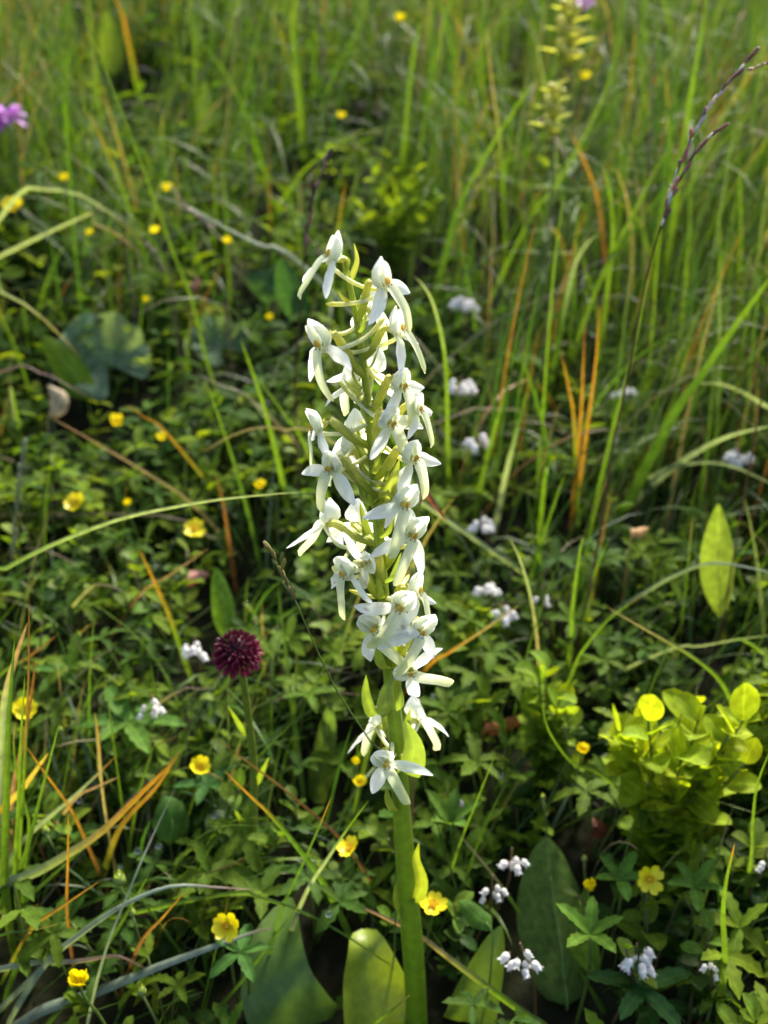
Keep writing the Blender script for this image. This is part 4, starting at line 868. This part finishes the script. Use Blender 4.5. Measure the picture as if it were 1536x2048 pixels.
def plant(proto, loc, rz, sc, kind):
    c = copy_tree(proto); c.location = loc; c.rotation_euler = (random.uniform(-.25, .25), random.uniform(-.25, .25), rz); c.scale = (sc,) * 3
    rel, ph = describe(loc[0], loc[1]); size = 'tall' if sc > 1.0 else 'low'
    if kind == 'cow':
        young = random.random() < .3
        tag(c, f'{size} {"light" if young else "dark"} cowberry sprig {rel} {ph}', 'plant', 'cowberry sprigs with small oval leaves')
        for ch in c.children:
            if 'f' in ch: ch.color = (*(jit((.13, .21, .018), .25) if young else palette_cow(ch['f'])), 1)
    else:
        tone = random.randrange(3); base_c = ((.095, .165, .014), (.14, .215, .014), (.055, .115, .015))[tone]
        tag(c, f'{size} {("green", "pale", "dark")[tone]} tormentil plant {rel} {ph}', 'plant', 'tormentil plants with toothed palmate leaves')
        for ch in c.children:
            if 'f' in ch: ch.color = (*jit(base_c, .2), 1)
    return c
placed = []
def try_place(n, kind, y_lo, y_hi, dmin, tries, scl):
    k = 0
    for _ in range(tries):
        if k >= n: break
        y = y_lo + (y_hi - y_lo) * random.random() ** 1.25
        hw = .36 * math.hypot(y, .35) + .035; x = random.uniform(-hw, hw); z = gz(x, y)
        if math.hypot(x - ROOT[0], y - ROOT[1]) < .018: continue
        u_ = proj(np.array((x, y, z)))
        if u_[0] > 840 and u_[1] < 1150 and random.random() < .75: continue
        if any((x - a) ** 2 + (y - b) ** 2 < dmin * dmin for a, b in placed): continue
        sc = random.uniform(*scl); p = np.array((x, y, z))
        if blocked([p + (0, 0, .05 * sc), p + (.012, 0, .04 * sc), p + (-.012, 0, .04 * sc), p + (0, 0, .028 * sc), p + (0, -.012, .04 * sc)]): continue
        pr = (cow_p if kind == 'cow' else tor_p)[random.randrange(6)]
        plant(pr, tuple(p), random.uniform(0, 6.28), sc, kind); placed.append((x, y)); k += 1
    return k
nc = nt_ = 0
for rnd in range(6):
    nc += try_place(40, 'cow', .262, .66, .0135, 4000, (.7, 1.15)); nt_ += try_place(30, 'tor', .262, .70, .0135, 4000, (.75, 1.25))
print('sprigs', nc, nt_)
# broad palmate leaves that can be picked out
def palmate(px, py, rpx, label, col, h=.045, n=5, tilt=.25):
    c = G(px, py, h); sc = np.linalg.norm(c - CAMP) / FPX; b = to_ground(c, 0, .006); t = thing('tormentil_leaf', label, 'leaf', tuple(b), None, 'large palmate leaves'); c0 = c - b
    obj('stalk', make_mesh('stalk', [tube(smooth_path([np.zeros(3), c0 * .6 + (.002, 0, 0), c0], 8), .0007, 6)], STALK), t, color=(.12, .18, .03))
    me = make_mesh('leaflet', [leaf_local(rpx * sc * 1.15, rpx * sc * .44, 1.1, .65, .3, .16, 11, 4, 1, .22)], LEAF)
    a0 = random.uniform(0, 1.2)
    for i in range(n):
        a = a0 + i * 2 * math.pi / n; el = tilt + random.uniform(-.15, .2)
        o = obj('leaflet', me, t, tuple(c0), orient((math.cos(a) * math.cos(el), math.sin(a) * math.cos(el), math.sin(el))).to_euler(), random.uniform(.8, 1.05)); o.color = (*jit(col, .15), 1)
palmate(1283, 1978, 95, 'dark green palmate leaf of five toothed leaflets under pinkish blossoms', (.045, .12, .03))
palmate(255, 1445, 95, 'large bright palmate leaf with long leaflets below a tan straw', (.10, .21, .03), n=6)
palmate(415, 1570, 62, 'palmate leaf spreading beneath a yellow flower', (.06, .15, .03))
palmate(480, 1905, 62, 'palmate leaf beside the dark broad orchid leaf', (.07, .17, .03))
palmate(120, 1345, 55, 'jagged palmate leaf under the green blade with a rust tip', (.09, .19, .03))
palmate(1180, 1870, 70, 'young light green leaf rosette in front of the big ovate leaf', (.13, .25, .03), h=.06, tilt=.7)
palmate(1240, 1760, 60, 'light green toothed leaf rosette beside the open four-petalled flower', (.11, .22, .03), h=.05, tilt=.6)
palmate(900, 1650, 70, 'pale toothed shoot leaf behind the white orchid stem', (.12, .23, .035), h=.05, tilt=.9)
palmate(1390, 1775, 62, 'light green rosette between the yellow flower and the folded blade', (.09, .2, .03), h=.05, tilt=.5)
for pr in cow_p + tor_p:
    for ch in list(pr.children): bpy.data.objects.remove(ch)
    bpy.data.objects.remove(pr)

# ------------------------------------------------------------------ what nobody could count: the rest of the cover and the grass
def mass(name, chunks, mat, label, cat):
    V = np.concatenate([c[0] for c in chunks]); Cc = np.concatenate([c[3] for c in chunks]); Uu = np.concatenate([c[2] for c in chunks])
    offs = np.cumsum([0] + [len(c[0]) for c in chunks[:-1]]); Fq = np.concatenate([c[1] + o for c, o in zip(chunks, offs)]).astype(np.int32)
    me = bpy.data.meshes.new(name); me.vertices.add(len(V)); me.vertices.foreach_set('co', V.astype(np.float32).ravel())
    nf = len(Fq); me.loops.add(nf * 4); me.loops.foreach_set('vertex_index', Fq.ravel()); me.polygons.add(nf)
    me.polygons.foreach_set('loop_start', np.arange(0, nf * 4, 4, dtype=np.int32)); me.polygons.foreach_set('use_smooth', np.ones(nf, bool))
    me.update(calc_edges=True)
    uvl = me.uv_layers.new(name='UVMap'); uvl.data.foreach_set('uv', Uu[Fq.ravel()].astype(np.float32).ravel())
    at = me.color_attributes.new('Col', 'FLOAT_COLOR', 'POINT'); at.data.foreach_set('color', np.hstack([Cc, np.ones((len(Cc), 1))]).astype(np.float32).ravel())
    me.materials.append(mat); o = obj(name, me); tag(o, label, cat, None, 'stuff'); return o
def quad(part):
    v, f, u = part; return np.asarray(v), np.array(f), np.asarray(u)
LEAFQ = [quad(leaf_local(.012, .0078, .95, .55, c_, .14, 5, 2)) for c_ in (.2, .5)] + [quad(leaf_local(.015, .0062, 1.0, .7, c_, .18, 6, 2, 1, .28)) for c_ in (.2, .5)]
def cover_mass():
    chunks = []
    def sprig(x, y, sc, kind):
        z = gz(x, y); n = random.randint(6, 10); H = random.uniform(.02, .05) * sc; bx, by = random.uniform(-.01, .01), random.uniform(-.01, .01)
        cc = random.choice(((.038, .085, .012), (.07, .14, .014), (.115, .19, .014), (.045, .095, .016), (.15, .22, .014)))
        for i in range(n):
            f = random.uniform(.25, 1); a = i * 2.4 + random.random(); el = random.uniform(0, .9)
            M = np.array(orient((math.cos(a) * math.cos(el), math.sin(a) * math.cos(el), math.sin(el)), roll=random.uniform(-.5, .5)))[:3, :3] * sc * random.uniform(.7, 1.15)
            v, fq, u = LEAFQ[(0 if kind else 2) + (i & 1)]
            chunks.append((v @ M.T + np.array((x + bx * f, y + by * f, z + H * f)), fq, u, np.tile(np.array(jit(cc, .25)), (len(v), 1))))
    for _ in range(1000):                                           # low layer under the near plants
        y = random.uniform(.22, .80); hw = .38 * math.hypot(y, .35) + .06; x = random.uniform(-hw, hw)
        if math.hypot(x - ROOT[0], y - ROOT[1]) < .012: continue
        p = np.array((x, y, gz(x, y)))
        if blocked([p + (0, 0, .03), p + (.008, 0, .02), p + (-.008, 0, .02)]): continue
        sprig(x, y, random.uniform(.5, .8), random.random() < .6)
    n = 0
    while n < 3000:                                                 # full height farther up the slope
        y = .55 + 1.75 * random.random(); hw = .37 * (y + .12) + .08; x = random.uniform(-hw, hw)
        if y < .72 and random.random() < .5: continue
        qx = proj(np.array((x, y, gz(x, y))))
        if random.random() < .85 / (1 + math.exp(-(qx[0] - 800) / 110)): continue
        p = np.array((x, y, gz(x, y)))
        if blocked([p + (0, 0, .05), p + (0, 0, .03)]): continue
        sprig(x, y, random.uniform(.9, 1.5), random.random() < .5); n += 1
    mass('ground_cover', chunks, COVER, 'low mass of small green leaves covering the meadow ground', 'ground cover')
cover_mass()
def grass_mass():
    chunks = []; n = 0; tries = 0
    k = 8; tt = np.linspace(0, 1, k); wprof = blade_w(tt)
    base_f = np.array([(i * 3 + j, i * 3 + j + 1, (i + 1) * 3 + j + 1, (i + 1) * 3 + j) for i in range(k - 1) for j in range(2)])
    uvb = np.array([(j * .5, tt[i]) for i in range(k) for j in range(3)])
    def add(p, H, w, az, lean, bend):
        ang = lean + bend * tt ** 1.5; ds = H / (k - 1)
        r = np.cumsum(np.concatenate([[0], np.sin(ang[1:]) * ds])); zz = np.cumsum(np.concatenate([[0], np.cos(ang[1:]) * ds]))
        path = p + np.stack([r * math.cos(az), r * math.sin(az), zz - .003], 1)
        if blocked(path[2:]): return 0
        sa = az + math.pi / 2 + random.gauss(0, .5)
        T = unit(np.gradient(path, axis=0)); S = np.array((math.cos(sa), math.sin(sa), 0)); S = unit(S - (T @ S)[:, None] * T); Nn = np.cross(S, T); ww = (w * wprof)[:, None]
        v = np.stack([path - S * ww * .5 + Nn * ww * .2, path, path + S * ww * .5 + Nn * ww * .2], 1).reshape(-1, 3)
        c = random.random()
        c0 = (.085, .165, .016) if c < .45 else (.125, .21, .016) if c < .66 else (.05, .115, .02) if c < .82 else (.15, .21, .10) if c < .89 else (.28, .22, .12) if c < .97 else (.32, .16, .035)
        c0 = jit(c0, .22); tip = random.random(); c1 = c0 if tip < .80 else (.33, .17, .04) if tip < .88 else (.30, .24, .13)
        t_ = np.clip((uvb[:, 1:2] - .65) / .35, 0, 1); chunks.append((v, base_f, uvb, np.array(c0) * (1 - t_) + np.array(c1) * t_)); return 1
    while n < 15500 and tries < 120000:
        tries += 1
        y = .31 + 2.0 * random.random() ** 1.45; hw = .37 * (y + .12) + .10; x = random.uniform(-hw, hw)
        p = np.array((x, y, gz(x, y))); q = proj(p); px, py = q[0], q[1]
        right = 1 / (1 + math.exp(-(px - 820) / 110)); far = 1 / (1 + math.exp((py - 780) / 110))
        prob = max(.10, right * .95 * (1 if py < 1130 else .5 if py < 1350 else .2), far * .8)
        if py > 1350: prob = .35 if px < 460 else .10
        if random.random() > prob: continue
        style = random.random()
        H = random.uniform(.06, .20) * (1.15 if far > .5 else 1) * (1 if py < 1150 else .62); w = random.uniform(.0008, .0030) * (1.25 if far > .6 else 1)
        az = random.uniform(0, 6.283) if random.random() < .45 else random.gauss(.3, .9); lean = abs(random.gauss(.10, .22)); bend = abs(random.gauss(.4, .45)) + (random.uniform(.8, 1.9) if style > (.86 if px > 700 else .68) else 0)
        n += add(p, H, w, az, lean, bend)
    m = tries = 0
    while m < 420 and tries < 9000:                                 # leaning blades in the lower meadow, more of them beside the tuft
        tries += 1
        q = G(random.uniform(-120, 480) if random.random() < .6 else random.uniform(300, 1600), random.uniform(1050, 2120)); x, y = q[0], q[1]
        if y > .75: continue
        m += add(np.array((x, y, gz(x, y))), random.uniform(.05, .11), random.uniform(.0006, .0018), random.gauss(.2, .8), abs(random.gauss(.45, .3)), abs(random.gauss(.5, .5)))
    mass('meadow_grass', chunks, GRASS, 'thick mass of thin meadow grass growing up the slope', 'grass')
grass_mass()

# ------------------------------------------------------------------ dew drops resting on leaves
def dew():
    me = bpy.data.meshes.new('dew_drop'); import bmesh
    bm = bmesh.new(); bmesh.ops.create_icosphere(bm, subdivisions=3, radius=1.0)
    for v in bm.verts: v.co.z *= .86
    bm.to_mesh(me); bm.free(); me.polygons.foreach_set('use_smooth', np.ones(len(me.polygons), bool)); me.materials.append(WATER)
    bpy.context.view_layer.update()
    leaves = [o for o in COL.objects if o.parent is not None and o.name.split('.')[0] in ('leaf', 'leaflet') and o.parent.name.split('.')[0] in ('cowberry_sprig', 'tormentil_plant')]
    want = [(492, 1112), (522, 1137), (313, 1697), (222, 1705), (240, 1672), (28, 1238), (1040, 1190), (1195, 1400), (300, 1320), (420, 1640), (860, 1400), (1380, 1290), (560, 1240), (1010, 1560), (640, 1850), (150, 1590)]
    pos = np.array([o.matrix_world @ Vector((0, .010, .0003)) for o in leaves]); pp = proj(pos); used = set()
    for x, y in want:
        d = np.hypot(pp[:, 0] - x, pp[:, 1] - y) + 1e4 * np.array([i in used for i in range(len(leaves))]) - 30 * (pos[:, 2] - np.array([gz(a, b) for a, b, _ in pos])) / .05
        i = int(np.argmin(d)); used.add(i); o = leaves[i]; n = (o.matrix_world.to_3x3() @ Vector((0, 0, 1))).normalized(); r = random.uniform(.0010, .0015)
        q = obj('dew_drop', me, None, tuple(Vector(pos[i]) + n * r * .6), None, r)
        tag(q, f'clear dew drop on a leaf of {o.parent["label"]}', 'dew drop', 'dew drops on leaves')
        if len(q['label'].split()) > 16: q['label'] = 'clear dew drop resting on a ' + ' '.join(o.parent['label'].split()[:10])
dew()
